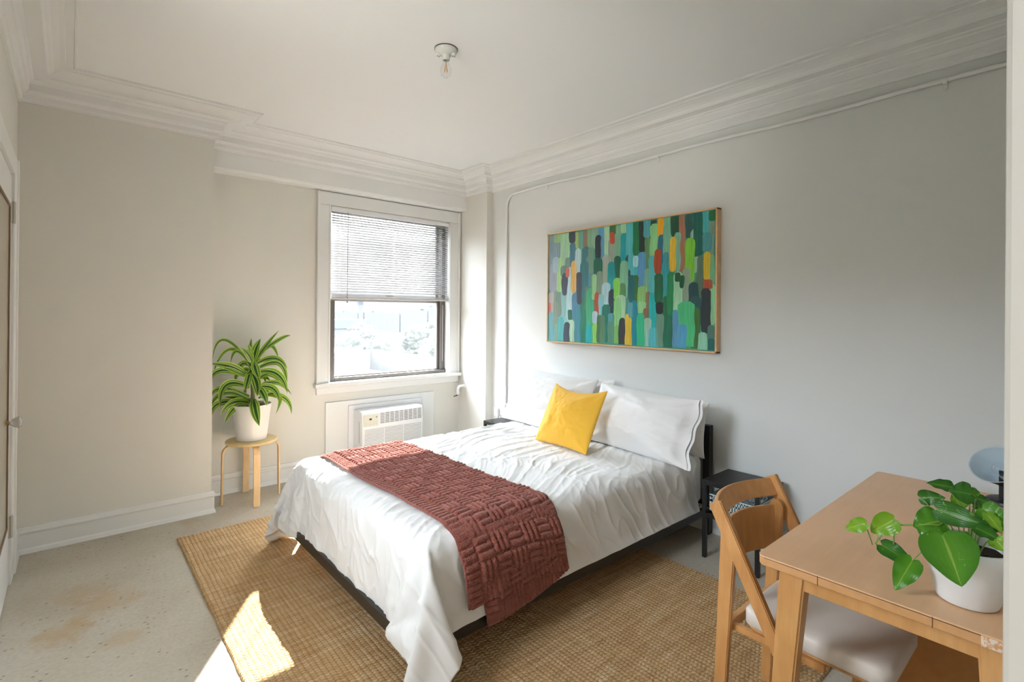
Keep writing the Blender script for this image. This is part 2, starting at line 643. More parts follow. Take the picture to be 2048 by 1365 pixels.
# ------------------------------------------------------------------ door on the left wall
M_mirror = plain('door_panel_glass', (0.42, 0.38, 0.29), .22, .0, .8)
M_dkline = plain('aged_wood_bead', (0.20, 0.13, 0.07), .6)
door = struct(thing('door_1', 'white panelled door on the left wall with glass knob', 'door', (0, 0, 0)))
del door['label']; del door['category']
b = new_bm()
box(b, XL - .05, 2.75, .008, XL + .006, 3.62, 2.085, .002)
finish('door_leaf', b, M_trim, door)
b = new_bm()
for a in ((XL + .006, 2.9, .36, XL + .010, 3.42, 1.90),):
    box(b, *a)
finish('door_panel', b, M_mirror, door)
b = new_bm()
for (y0, y1, z0, z1) in ((3.42, 3.435, .345, 1.915), (2.89, 3.435, .345, .36), (2.89, 3.435, 1.90, 1.915)):
    box(b, XL + .006, y0, z0, XL + .016, y1, z1, .003)
finish('door_bead', b, M_dkline, door)
b = new_bm()
box(b, XL, 3.635, 0, XL + .018, 3.79, 2.20, .004)
box(b, XL, 2.60, 2.10, XL + .018, 3.635, 2.20, .004)
box(b, XL, 3.77, 0, XL + .026, 3.79, 2.20, .006)
finish('door_casing', b, M_trim, door)
for z in (1.90, .30):
    b = new_bm()
    tube(b, [(XL + .016, 3.628, z - .055), (XL + .016, 3.628, z + .055)], .008, 10)
    for q in (-.02, .02):
        tube(b, [(XL + .016, 3.628, z + q - .001), (XL + .016, 3.628, z + q + .001)], .0095, 10)
    box(b, XL + .004, 3.600, z - .05, XL + .010, 3.622, z + .05, .001)
    box(b, XL + .016, 3.64, z - .05, XL + .021, 3.662, z + .05, .001)
    finish('hinge', b, M_steel, door, True, 40)
M_knobglass = NM('cut_glass_knob')
M_knobglass.b.inputs['Transmission Weight'].default_value = .85
M_knobglass.b.inputs['Roughness'].default_value = .06
M_knobglass.b.inputs['IOR'].default_value = 1.5
M_knobglass = M_knobglass.m
b = new_bm()
Mk = Matrix.Translation((XL + .006, 3.36, .872)) @ Matrix.Rotation(PI / 2, 4, 'Y')
t = new_bm()
lathe(t, [(0, 0), (.024, 0), (.024, .004), (.011, .008), (.010, .018)], n=20)
merge(b, t, Mk)
finish('knob_plate', b, plain('aged_brass', (0.30, 0.20, 0.09), .35, .8), door, True, 40)
b = new_bm(); t = new_bm()
lathe(t, [(0, .016), (.012, .016), (.018, .028), (.027, .044), (.027, .050), (.020, .060), (0, .062)], n=12)
merge(b, t, Mk)
finish('door_knob', b, M_knobglass, door, False)

# doorway casing right beside the camera
b = new_bm()
box(b, .600, -.13, 0, .625, .040, HC, .003)
box(b, .600, .030, 0, .700, .0545, HC, .004)
box(b, .604, -.02, 0, .598, .010, HC, .0)
struct(finish('trim_3', b, M_trim))

# ------------------------------------------------------------------ window
win = struct(bpy.data.objects.new('window_1', None)); COL.objects.link(win)
M_alu = plain('bronze_aluminium_sash', (0.155, 0.135, 0.12), .42, .35)
b = new_bm()
YK = YA - .022
box(b, 1.605, YK, .765, WX0, YA, 2.335, .004)
box(b, WX1, YK, .765, 3.068, YA, 2.335, .004)
box(b, 1.605, YK, 2.335, 3.068, YA, 2.448, .004)
box(b, 1.595, YK - .014, .765, 1.622, YA, 2.450, .006)
box(b, 3.052, YK - .014, .765, 3.079, YA, 2.450, .006)
box(b, WX0 - .012, YK - .006, .77, WX0 + .002, YA, 2.343, .003)
box(b, WX1 - .002, YK - .006, .77, WX1 + .012, YA, 2.343, .003)
finish('casing', b, M_trim, win)
b = new_bm()
box(b, WX0, YA - .02, WZ0, WX0 + .006, YA + .15, WZ1)
box(b, WX1 - .006, YA - .02, WZ0, WX1, YA + .15, WZ1)
box(b, WX0, YA - .02, WZ1 - .004, WX1, YA + .15, WZ1)
box(b, WX0, YA - .02, WZ0 - .01, WX1, YA + .15, WZ0 + .002)
finish('jamb_liner', b, M_trim, win)
b = new_bm()
box(b, 1.578, YK - .040, .752, 3.088, YA + .0, .787, .008, 3)
finish('sill', b, M_trim, win)
b = new_bm()
box(b, 1.600, YK - .004, .690, 3.072, YA, .752, .006, 3)
finish('apron', b, M_trim, win)


def sash(y0, y1, x0, x1, z0, z1, wl, wr, wb, wt, name):
    b = new_bm()
    box(b, x0, y0, z0, x0 + wl, y1, z1, .003)
    box(b, x1 - wr, y0, z0, x1, y1, z1, .003)
    box(b, x0, y0, z0, x1, y1, z0 + wb, .003)
    box(b, x0, y0, z1 - wt, x1, y1, z1, .003)
    return finish(name, b, M_alu, win)


b = new_bm()
box(b, WX0 + .005, YA + .055, WZ0, WX0 + .02, YA + .15, WZ1, .002)
box(b, WX1 - .055, YA + .055, WZ0, WX1 - .005, YA + .15, WZ1, .002)
box(b, WX1 - .062, YA + .05, WZ0, WX1 - .055, YA + .16, WZ1, .001)
box(b, WX0 + .005, YA + .055, WZ0, WX1 - .005, YA + .15, WZ0 + .018, .003)
box(b, WX0 + .005, YA + .05, WZ0, WX1 - .005, YA + .062, WZ0 + .028, .002)
box(b, WX0 + .004, YA + .034, WZ0, WX0 + .066, YA + .056, 1.53, .003)
box(b, WX0 + .066, YA + .034, WZ0, WX1 - .005, YA + .050, WZ0 + .036, .003)
box(b, WX0 + .066, YA + .050, WZ0, WX1 - .005, YA + .056, WZ0 + .028, .003)
finish('sash_track', b, M_alu, win)
b = new_bm()
box(b, WX1 - .036, YA + .0535, WZ0 + .12, WX1 - .032, YA + .0555, WZ0 + .70)  # thin pale upright strip on the right-hand track
finish('pale_strip', b, M_trim, win)
s1 = sash(YA + .075, YA + .10, WX0 + .02, WX1 - .06, WZ0 + .016, 1.535, .026, .03, .030, .030, 'lower_sash')
s2 = sash(YA + .105, YA + .128, WX0 + .02, WX1 - .06, 1.505, WZ1, .026, .03, .030, .030, 'upper_sash')
M_pane = glass('dusty_veiled_glass', (1, 1, 1), 0.0, .0105)  # slight dirt plus a glare veil added to wash out the view
b = new_bm(); box(b, WX0 + .04, YA + .086, WZ0 + .04, WX1 - .08, YA + .089, 1.51); finish('pane', b, M_pane, s1)
b = new_bm(); box(b, WX0 + .04, YA + .115, 1.53, WX1 - .08, YA + .118, WZ1 - .02); finish('pane', b, glass('clear_window_glass'), s2)

# unseen window added in the left wall to light the desk side
added_win = struct(bpy.data.objects.new('window_2_added', None)); COL.objects.link(added_win)
b = new_bm()
box(b, XL, LY0 - .1, LZ0 - .02, XL + .018, LY0, LZ1 + .1, .004); box(b, XL, LY1, LZ0 - .02, XL + .018, LY1 + .1, LZ1 + .1, .004)
box(b, XL, LY0, LZ1, XL + .018, LY1, LZ1 + .1, .004); box(b, XL, LY0 - .12, LZ0 - .04, XL + .04, LY1 + .12, LZ0 - .015, .006)
finish('casing', b, M_trim, added_win)
b = new_bm()
for a in ((LY0, LZ0, LY0 + .03, LZ1), (LY1 - .03, LZ0, LY1, LZ1), (LY0, LZ0, LY1, LZ0 + .03), (LY0, LZ1 - .03, LY1, LZ1), (LY0, 1.53, LY1, 1.56)):
    box(b, XL - .09, a[0], a[1], XL - .06, a[2], a[3], .002)
finish('sash', b, M_alu, added_win)
b = new_bm(); box(b, XL - .077, LY0 + .02, LZ0 + .02, XL - .074, LY1 - .02, LZ1 - .02)
finish('pane', b, glass('added_window_glass'), added_win)

# grey sheet added outside the upper sash to dim the sky between slats
ks = NM('dimming_sheet')
tr_ = ks.n('ShaderNodeBsdfTransparent'); df_ = ks.n('ShaderNodeBsdfDiffuse'); df_.inputs[0].default_value = (.05, .05, .055, 1)
ms_ = ks.n('ShaderNodeMixShader'); ms_.inputs[0].default_value = .36
ks.l(tr_.outputs[0], ms_.inputs[1]); ks.l(df_.outputs[0], ms_.inputs[2]); ks.l(ms_.outputs[0], ks.out.inputs[0])
b = new_bm()
qs = [b.verts.new(v) for v in ((WX0 + .04, YA + .142, 1.53), (WX1 - .08, YA + .142, 1.53), (WX1 - .08, YA + .142, WZ1 - .02), (WX0 + .04, YA + .142, WZ1 - .02))]
b.faces.new(qs)
finish('dimming_sheet', b, ks.m, win)

# venetian blind
kb = NM('blind_slat_vinyl')
kb.b.inputs['Base Color'].default_value = (.60, .60, .60, 1)
kb.b.inputs['Roughness'].default_value = .5
tl = kb.n('ShaderNodeBsdfTranslucent'); tl.inputs[0].default_value = (.85, .85, .84, 1)
mx = kb.n('ShaderNodeMixShader'); mx.inputs[0].default_value = .07
kb.l(kb.b.outputs[0], mx.inputs[1]); kb.l(tl.outputs[0], mx.inputs[2]); kb.l(mx.outputs[0], kb.out.inputs[0])
M_slat = kb.m
blind = thing('window_blind', 'white venetian blind lowered over the upper half of the window', 'blind', (2.345, YA + .02, 2.325))
BX0, BX1 = 1.722, 2.948


def rel(o, root):
    """keep world placement of a mesh whose vertices are in world space under a placed root"""
    o.matrix_parent_inverse = Matrix.Translation(-Vector(root.location)) if root.rotation_euler.z == 0 else root.matrix_basis.inverted()
    return o


b = new_bm(); box(b, BX0, YA - .012, 2.292, BX1, YA + .028, 2.326, .003); rel(finish('head_rail', b, M_white, blind), blind)
b = new_bm()
N = 33
ztop, zbot = 2.278, 1.575
for i in range(N):
    z = ztop + (zbot - ztop) * i / (N - 1)
    tlt = math.radians(42)
    if i > N - 2:
        tlt = math.radians(8)
    c = Vector((0, YA + .008, z))
    pr = []
    for q in range(5):
        s = (q / 4 - .5) * .025
        pr.append((c.y + s * math.cos(tlt), c.z + s * math.sin(tlt) + .0022 * (1 - (2 * q / 4 - 1) ** 2)))
    tp = [[b.verts.new((x, p[0], p[1])) for p in pr] for x in (BX0 + .006, BX1 - .006)]
    for q in range(4):
        f = b.faces.new((tp[0][q], tp[1][q], tp[1][q + 1], tp[0][q + 1])); f.smooth = True
for i in range(6):
    z = 1.543 + i * .0035
    box(b, BX0 + .006, YA - .004, z, BX1 - .006, YA + .020, z + .0012)
sl = rel(finish('slats', b, M_slat, blind), blind)
md = sl.modifiers.new('t', 'SOLIDIFY'); md.thickness = .0006; md.offset = 0
b = new_bm(); box(b, BX0 + .004, YA - .006, 1.522, BX1 - .004, YA + .022, 1.541, .004); rel(finish('bottom_rail', b, M_slat, blind), blind)
for x in (1.80, 2.33, 2.862):
    b = new_bm()
    for y in (YA - .0065, YA + .0225):
        tube(b, [(x, y, 2.295), (x, y, 1.54)], .0009, 5)
    tube(b, [(x + .012, YA + .008, 2.295), (x + .012, YA + .008, 1.53)], .0009, 5)
    rel(finish('ladder_cord', b, M_white, blind), blind)
b = new_bm()
tube(b, [(1.868, YA - .02, 2.285), (1.864, YA - .026, 1.50)], .0032, 8)
tube(b, [(1.868, YA - .006, 2.30), (1.868, YA - .02, 2.285)], .002, 6)
lathe(b, [(0, 0), (.005, .002), (.006, .014), (.003, .022), (0, .022)], (1.864, YA - .026, 1.486), 10)
rel(finish('tilt_wand', b, plain('grey_acrylic_wand', (.30, .28, .30), .3), blind), blind)
b = new_bm()
box(b, 2.25, YA - .012, 1.556, 2.33, YA - .004, 1.563, .001)
rel(finish('slat_clip', b, plain('grey_clip', (.25, .22, .22), .5), blind), blind)

# ------------------------------------------------------------------ view outside
M_leafout = plain('tree_foliage', (.024,.029,.020), .9, var=.5)
M_roof = plain('roof_membrane', (.036,.037,.039), .9, var=.1)
M_bld = plain('far_building', (.031,.033,.036), .9, var=.15)
M_blue = plain('blue_roof', (.026,.031,.038), .9)
b = new_bm(); box(b, -300, 6, -12.5, 500, 700, -12); struct(finish('ground', b, plain('ground_outside', (.024,.029,.020), .95, var=.3)))
b = new_bm()
box(b, -6, 9, -11.9, 9.8, 20, -.95)
r1 = thing('building', 'flat-roofed pale building just below the window', 'building', (2, 14, -12))
rel(finish('roof_deck', b, M_roof, r1), r1)
b = new_bm()
box(b, 9.4, 9, -.95, 9.8, 20, -.18); box(b, -6, 19.7, -.95, 9.4, 20, -.18)
box(b, 4.5, 17.5, -.95, 8.3, 19.7, -.02)
rel(finish('parapet', b, plain('white_parapet', (.055,.055,.055), .8), r1), r1)
b = new_bm()
bt = thing('building', 'long low building with a blue roof beyond the trees', 'building', (34, 85, -12))
box(b, 31, 82, -12, 38.5, 92, -1.4); rel(finish('walls', b, M_bld, bt), bt)
b = new_bm(); box(b, 30.7, 81.8, -1.4, 38.8, 92.2, .05); rel(finish('roof', b, M_blue, bt), bt)
rnd = random.Random(5)
far = [(96, 300, 21, 1.4), (118, 300, 16, 1.0), (134.5, 300, 3.0, 9.5), (138.5, 300, 24, 1.0), (163.5, 300, 20, 2.6), (184.5, 300, 40, 4.6)]
fl = ['low pale roofline at the left end of the hazy skyline', 'low hazy block beside the thin tower on the skyline', 'thin hazy church tower rising above the skyline',
      'low hazy block right of the thin tower', 'mid-height hazy block in the middle of the skyline', 'tallest wide hazy block at the right of the skyline']
for (x, y, w, h), lb in zip(far, fl):
    b = new_bm(); box(b, x, y, -12, x + w, y + min(w, 20), h)
    for q in range(int(w / 6)):
        xx = x + rnd.random() * (w - 4)
        box(b, xx, y + 1, h, xx + 1 + rnd.random() * 2.5, y + 5, h + .5 + rnd.random() * .9)
    tag(finish('building', b, M_bld), lb, 'building')
trees = [(22.5, 50, 3.2, -3.6), (27.6, 42, 3.0, -3.4), (31.5, 52, 3.4, -2.9), (36.2, 43, 3.6, -3.4), (28.2, 62, 3.4, -2.2), (39.5, 61, 3.6, -2.2), (17.2, 40, 1.8, -3.6), (43, 51, 3.6, -2.6)]
tl_ = ['pale tree left of centre in the window view', 'rounded tree in the middle of the window view', 'broad tree right of the rounded middle tree', 'large tree toward the right edge of the window view',
       'distant tree behind the middle tree', 'distant tree behind the large right tree', 'small low tree by the blue roof', 'tree at the far right edge of the window view']
for (x, y, r, z), lb in zip(trees, tl_):
    b = new_bm()
    for q in range(9):
        t = new_bm()
        bmesh.ops.create_icosphere(t, subdivisions=5, radius=1)
        o = Vector((rnd.uniform(-.5, .5), rnd.uniform(-.3, .3), rnd.uniform(-.4, .3))) * r
        rr = r * rnd.uniform(.35, .58)
        for v in t.verts:
            d = noise.noise(v.co * 3.1 + Vector((q, x, y))) * .30 + noise.noise(v.co * 8 + Vector((y, q, x))) * .16 + noise.noise(v.co * 19 + Vector((y, q, x))) * .12
            v.co = v.co * (1 + d) * rr + o
        merge(b, t)
    tr = thing('tree', lb, 'tree', (x, y, -12), 0, 'trees seen through the window')
    f = finish('crown', b, M_leafout, tr, True); f.location = (0, 0, z + 12)
    b = new_bm(); tube(b, [(0, 0, 0), (0, 0, z + 12)], [.35, .22], 8); finish('trunk', b, M_bld, tr)

# ------------------------------------------------------------------ wall unit air conditioner
panel = thing('wall_panel', 'white mounting board below the window behind the air conditioner', 'panel', (2.23, YA, .16))
b = new_bm(); box(b, 1.683, YA - .020, .165, 2.778, YA, .615, .003); rel(finish('board', b, M_trim, panel), panel)
b = new_bm()
box(b, 1.881, YA - .045, .165, 2.615, YA - .0195, .571, .003)
rel(finish('sleeve_trim', b, M_white, panel), panel)
ac = thing('air_conditioner', 'white through-the-wall air conditioner with louvred front under the window', 'air conditioner', (2.225, YA - .04, .165))
AX0, AX1, AY, AZ0, AZ1 = 1.925, 2.530, 4.195, .165, .533
b = new_bm()
# side profile, front leans back a little at the top
pr = [(YA - .044, AZ0), (YA - .044, AZ1), (AY + .028, AZ1), (AY + .014, AZ1 - .008), (AY + .008, AZ1 - .02), (AY, AZ1 - .13), (AY, AZ0)]
A = [b.verts.new((AX0, y, z)) for y, z in pr]; B = [b.verts.new((AX1, y, z)) for y, z in pr]
for k in range(len(pr)):
    k2 = (k + 1) % len(pr); b.faces.new((A[k], A[k2], B[k2], B[k]))
b.faces.new(A[::-1]); b.faces.new(B)
bmesh.ops.recalc_face_normals(b, faces=list(b.faces))
bmesh.ops.bevel(b, geom=[e for e in b.edges], offset=.004, segments=2, affect='EDGES')
rel(finish('cabinet', b, M_white, ac, True, 35), ac)


def face_pt(x, z, d):
    # point on the front face, raised by d
    if z > AZ1 - .13:
        t = (z - (AZ1 - .13)) / .11
        return (x, AY + .008 * t - d, z)
    return (x, AY - d, z)


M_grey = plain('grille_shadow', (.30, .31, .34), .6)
M_ctl = plain('control_panel_beige', (.66, .66, .56), .45)
M_dark = plain('dark_display', (.02, .03, .02), .3)
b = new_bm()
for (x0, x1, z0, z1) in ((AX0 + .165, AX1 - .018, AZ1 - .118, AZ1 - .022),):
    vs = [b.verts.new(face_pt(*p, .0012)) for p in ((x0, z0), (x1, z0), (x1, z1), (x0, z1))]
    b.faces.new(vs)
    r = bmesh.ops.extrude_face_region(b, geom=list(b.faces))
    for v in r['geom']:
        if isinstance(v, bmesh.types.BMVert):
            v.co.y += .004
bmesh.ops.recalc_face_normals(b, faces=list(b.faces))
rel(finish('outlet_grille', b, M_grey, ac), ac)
b = new_bm()
gx0, gx1, gz0, gz1 = AX0 + .165, AX1 - .018, AZ1 - .118, AZ1 - .022
for k in range(10):
    x = gx0 + (gx1 - gx0) * k / 9
    box(b, x - .0028, AY - .006, gz0, x + .0028, AY + .006, gz1, .0008, 1)
for k in range(8):
    z = gz0 + (gz1 - gz0) * k / 7
    y = face_pt(0, z, 0)[1]
    box(b, gx0 - .002, y - .004, z - .0026, gx1 + .002, y + .003, z + .0026, .0006, 1)
rel(finish('outlet_louvres', b, M_white, ac), ac)
b = new_bm()
box(b, AX0 + .012, AY + .0005, AZ1 - .13, AX0 + .150, AY + .012, AZ1 - .025, .002, 1, Matrix.Translation((0, -.004, 0)))
cp = rel(finish('control_panel', b, M_ctl, ac), ac)
b = new_bm()
box(b, AX0 + .062, AY - .0065, AZ1 - .074, AX0 + .084, AY + .004, AZ1 - .059)
rel(finish('display', b, M_dark, ac), ac)
b = new_bm(); box(b, AX0 + .125, AY - .0065, AZ1 - .056, AX0 + .133, AY + .004, AZ1 - .048)
rel(finish('indicator', b, M_dark, ac), ac)
for qx in (.028, .062, .1, .122):
    for qz in (.095, .11):
        b = new_bm(); box(b, AX0 + qx, AY - .0058, AZ1 - qz - .002, AX0 + qx + .008, AY + .002, AZ1 - qz)
        rel(finish('button', b, M_grey, ac), ac)
b = new_bm()
ix0, ix1, iz0, iz1 = AX0 + .016, AX1 - .018, AZ0 + .012, AZ1 - .155
box(b, ix0, AY - .0012, iz0, ix1, AY + .004, iz1)
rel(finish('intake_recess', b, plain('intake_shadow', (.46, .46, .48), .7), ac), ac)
b = new_bm()
n = 17
for k in range(n):
    z = iz0 + (iz1 - iz0) * k / (n - 1)
    box(b, ix0, AY - .006, z - .0034, ix1, AY + .002, z + .0034, .001, 1)
for x in (ix0, (ix0 * 2 + ix1) / 3, (ix0 + ix1 * 2) / 3, ix1):
    box(b, x - .0035, AY - .0065, iz0, x + .0035, AY + .002, iz1, .001, 1)
rel(finish('intake_louvres', b, M_white, ac), ac)
b = new_bm(); box(b, AX0 - .001, AY + .06, AZ0 + .09, AX0 + .003, AY + .067, AZ0 + .28); rel(finish('side_slot', b, M_grey, ac), ac)

# radiator valve pipe at the column
b = new_bm()
valve = thing('pipe_valve', 'white painted pipe elbow with shut-off valve on the column side', 'valve', (XC, 4.31, .655))
pts = [(XC, 4.31, .655)]
pts += [(XC - .05 - .035 * math.sin(a), 4.31, .62 + .035 * math.cos(a)) for a in [q * PI / 2 / 6 for q in range(7)]]
pts += [(XC - .085, 4.31, .575)]
tube(b, pts, .014, 14)
lathe(b, [(0.014, 0), (.019, .001), (.019, .014), (.014, .015)], (XC - .085, 4.31, .585), 16)
t = new_bm(); lathe(t, [(0.014, 0), (.022, .001), (.022, .008), (.014, .010)], (0, 0, 0), 16)
merge(b, t, Matrix.Translation((XC, 4.31, .655)) @ Matrix.Rotation(-PI / 2, 4, 'Y'))
tube(b, [(XC - .085, 4.31, .58), (XC - .085, 4.31, .545)], .011, 12)
rel(finish('pipe', b, M_trim, valve, True, 50), valve)
b = new_bm()
tube(b, [(XC - .098, 4.305, .563), (XC - .145, 4.29, .560)], .0055, 8)
rel(finish('valve_handle', b, M_black, valve, True, 50), valve)
b = new_bm(); tube(b, [(XC - .075, 4.308, .563), (XC - .10, 4.304, .563)], .012, 12)
rel(finish('valve_stem', b, M_chrome, valve, True, 50), valve)

# conduit on the right wall
cond = thing('conduit', 'thin white metal conduit running down and along the right wall', 'conduit', (XR - .013, 3.73, .55))
b = new_bm()
R = .11
pts = [(XR - .013, 3.73, .545), (XR - .013, 3.73, 2.535 - R)]
pts += [(XR - .013, 3.73 - R + R * math.cos(a), 2.535 - R + R * math.sin(a)) for a in [q * PI / 2 / 8 for q in range(1, 9)]]
pts += [(XR - .013, .05 + 3.57 * (1 - q / 12), 2.535 + .006 * math.sin(q * 1.3)) for q in range(1, 13)]
tube(b, pts, .0115, 12)
rel(finish('pipe', b, M_trim, cond, True, 60), cond)
for (y, z, vert_) in ((3.73, 2.213, 1), (3.73, .962, 1), (3.19, 2.535, 0), (2.074, 2.535, 0), (.496, 2.535, 0)):
    b = new_bm()
    if vert_:
        tube(b, [(XR - .013, y, z - .008), (XR - .013, y, z + .008)], .0145, 12)
        box(b, XR - .004, y - .03, z - .008, XR, y, z + .008, .001)
    else:
        tube(b, [(XR - .013, y - .008, z), (XR - .013, y + .008, z)], .0145, 12)
        box(b, XR - .005, y - .008, z - .042, XR, y + .008, z, .001)
        tube(b, [(XR - .010, y, z - .030), (XR - .004, y, z - .030)], .005, 8)
    rel(finish('pipe_strap', b, M_trim, cond, True, 50), cond)
outl = thing('outlet_box', 'white surface-mounted outlet box at the foot of the conduit', 'outlet', (XR, 3.75, .43))
b = new_bm(); box(b, XR - .042, 3.695, .425, XR, 3.775, .545, .003); rel(finish('box_body', b, M_trim, outl), outl)
b = new_bm(); box(b, XR - .046, 3.70, .43, XR - .041, 3.77, .54, .002); rel(finish('cover_plate', b, M_white, outl), outl)
ad = thing('plug_adapter', 'white plug-in adapter beside the outlet box behind the nightstand', 'adapter', (XR - .02, 3.82, .43))
b = new_bm(); box(b, XR - .062, 3.785, .415, XR - .02, 3.845, .50, .010, 3)
box(b, XR - .022, 3.80, .44, XR, 3.83, .48, .003)
rel(finish('adapter_body', b, M_white, ad, True, 40), ad)
b = new_bm(); tube(b, [(XR - .05, 3.79, .43), (XR - .055, 3.783, .40), (XR - .04, 3.79, .25), (XR - .02, 3.82, .02)], .003, 6)
rel(finish('cord', b, M_black, ad, True), ad)

# ceiling bulb
lampb = thing('ceiling_lampholder', 'white porcelain lampholder with clear filament bulb on the ceiling', 'light', (1.47, 2.24, HC))
M_porc = plain('porcelain', (.70, .72, .68), .25)
b = new_bm()
lathe(b, [(0, 0), (.058, 0), (.058, -.010), (.052, -.018), (.030, -.028), (.022, -.034), (.020, -.056), (.017, -.060), (.014, -.058), (.013, -.045), (0, -.045)], n=40)
finish('lampholder_body', b, M_porc, lampb, True, 40)
b = new_bm(); lathe(b, [(0.0585, -.0005), (.0605, -.0005), (.0605, -.004), (.0585, -.004)], n=40); finish('gasket', b, M_black, lampb)
for s in (-1, 1):
    a = math.radians(-40)
    c = Vector((math.cos(a), math.sin(a), 0)) * (s * .040)
    b = new_bm()
    t = new_bm(); bmesh.ops.create_uvsphere(t, u_segments=16, v_segments=10, radius=1)
    for v in t.verts:
        v.co = Vector((v.co.x * .014, v.co.y * .011, v.co.z * .014)) + c + Vector((0, 0, -.024))
    merge(b, t)
    for f in b.faces: f.smooth = True
    lug = finish('screw_cover', b, M_porc, lampb)
    b = new_bm()
    for e in (-.005, .005):
        tube(b, [c + Vector((e, 0, -.036)), c + Vector((e, 0, -.0395))], .0025, 8)
    finish('screw', b, M_dark, lug)
M_bulb = glass('clear_bulb_glass', (.98, .98, .98), 0.02)
b = new_bm()
lathe(b, [(.0125, -.055), (.014, -.070), (.022, -.088), (.0285, -.105), (.029, -.118), (.024, -.136), (.012, -.147), (0, -.149)], n=32)
finish('bulb', b, M_bulb, lampb, True)
b = new_bm()
for k in range(4):
    a = k * PI / 2 + .4
    tube(b, [(.003 * math.cos(a), .003 * math.sin(a), -.082), (.010 * math.cos(a), .010 * math.sin(a), -.120)], .0014, 6)
finish('filament', b, plain('amber_filament', (.75, .38, .08), .4), lampb)
b = new_bm(); tube(b, [(0, 0, -.055), (0, 0, -.084)], .003, 8); finish('bulb_stem', b, M_chrome, lampb)

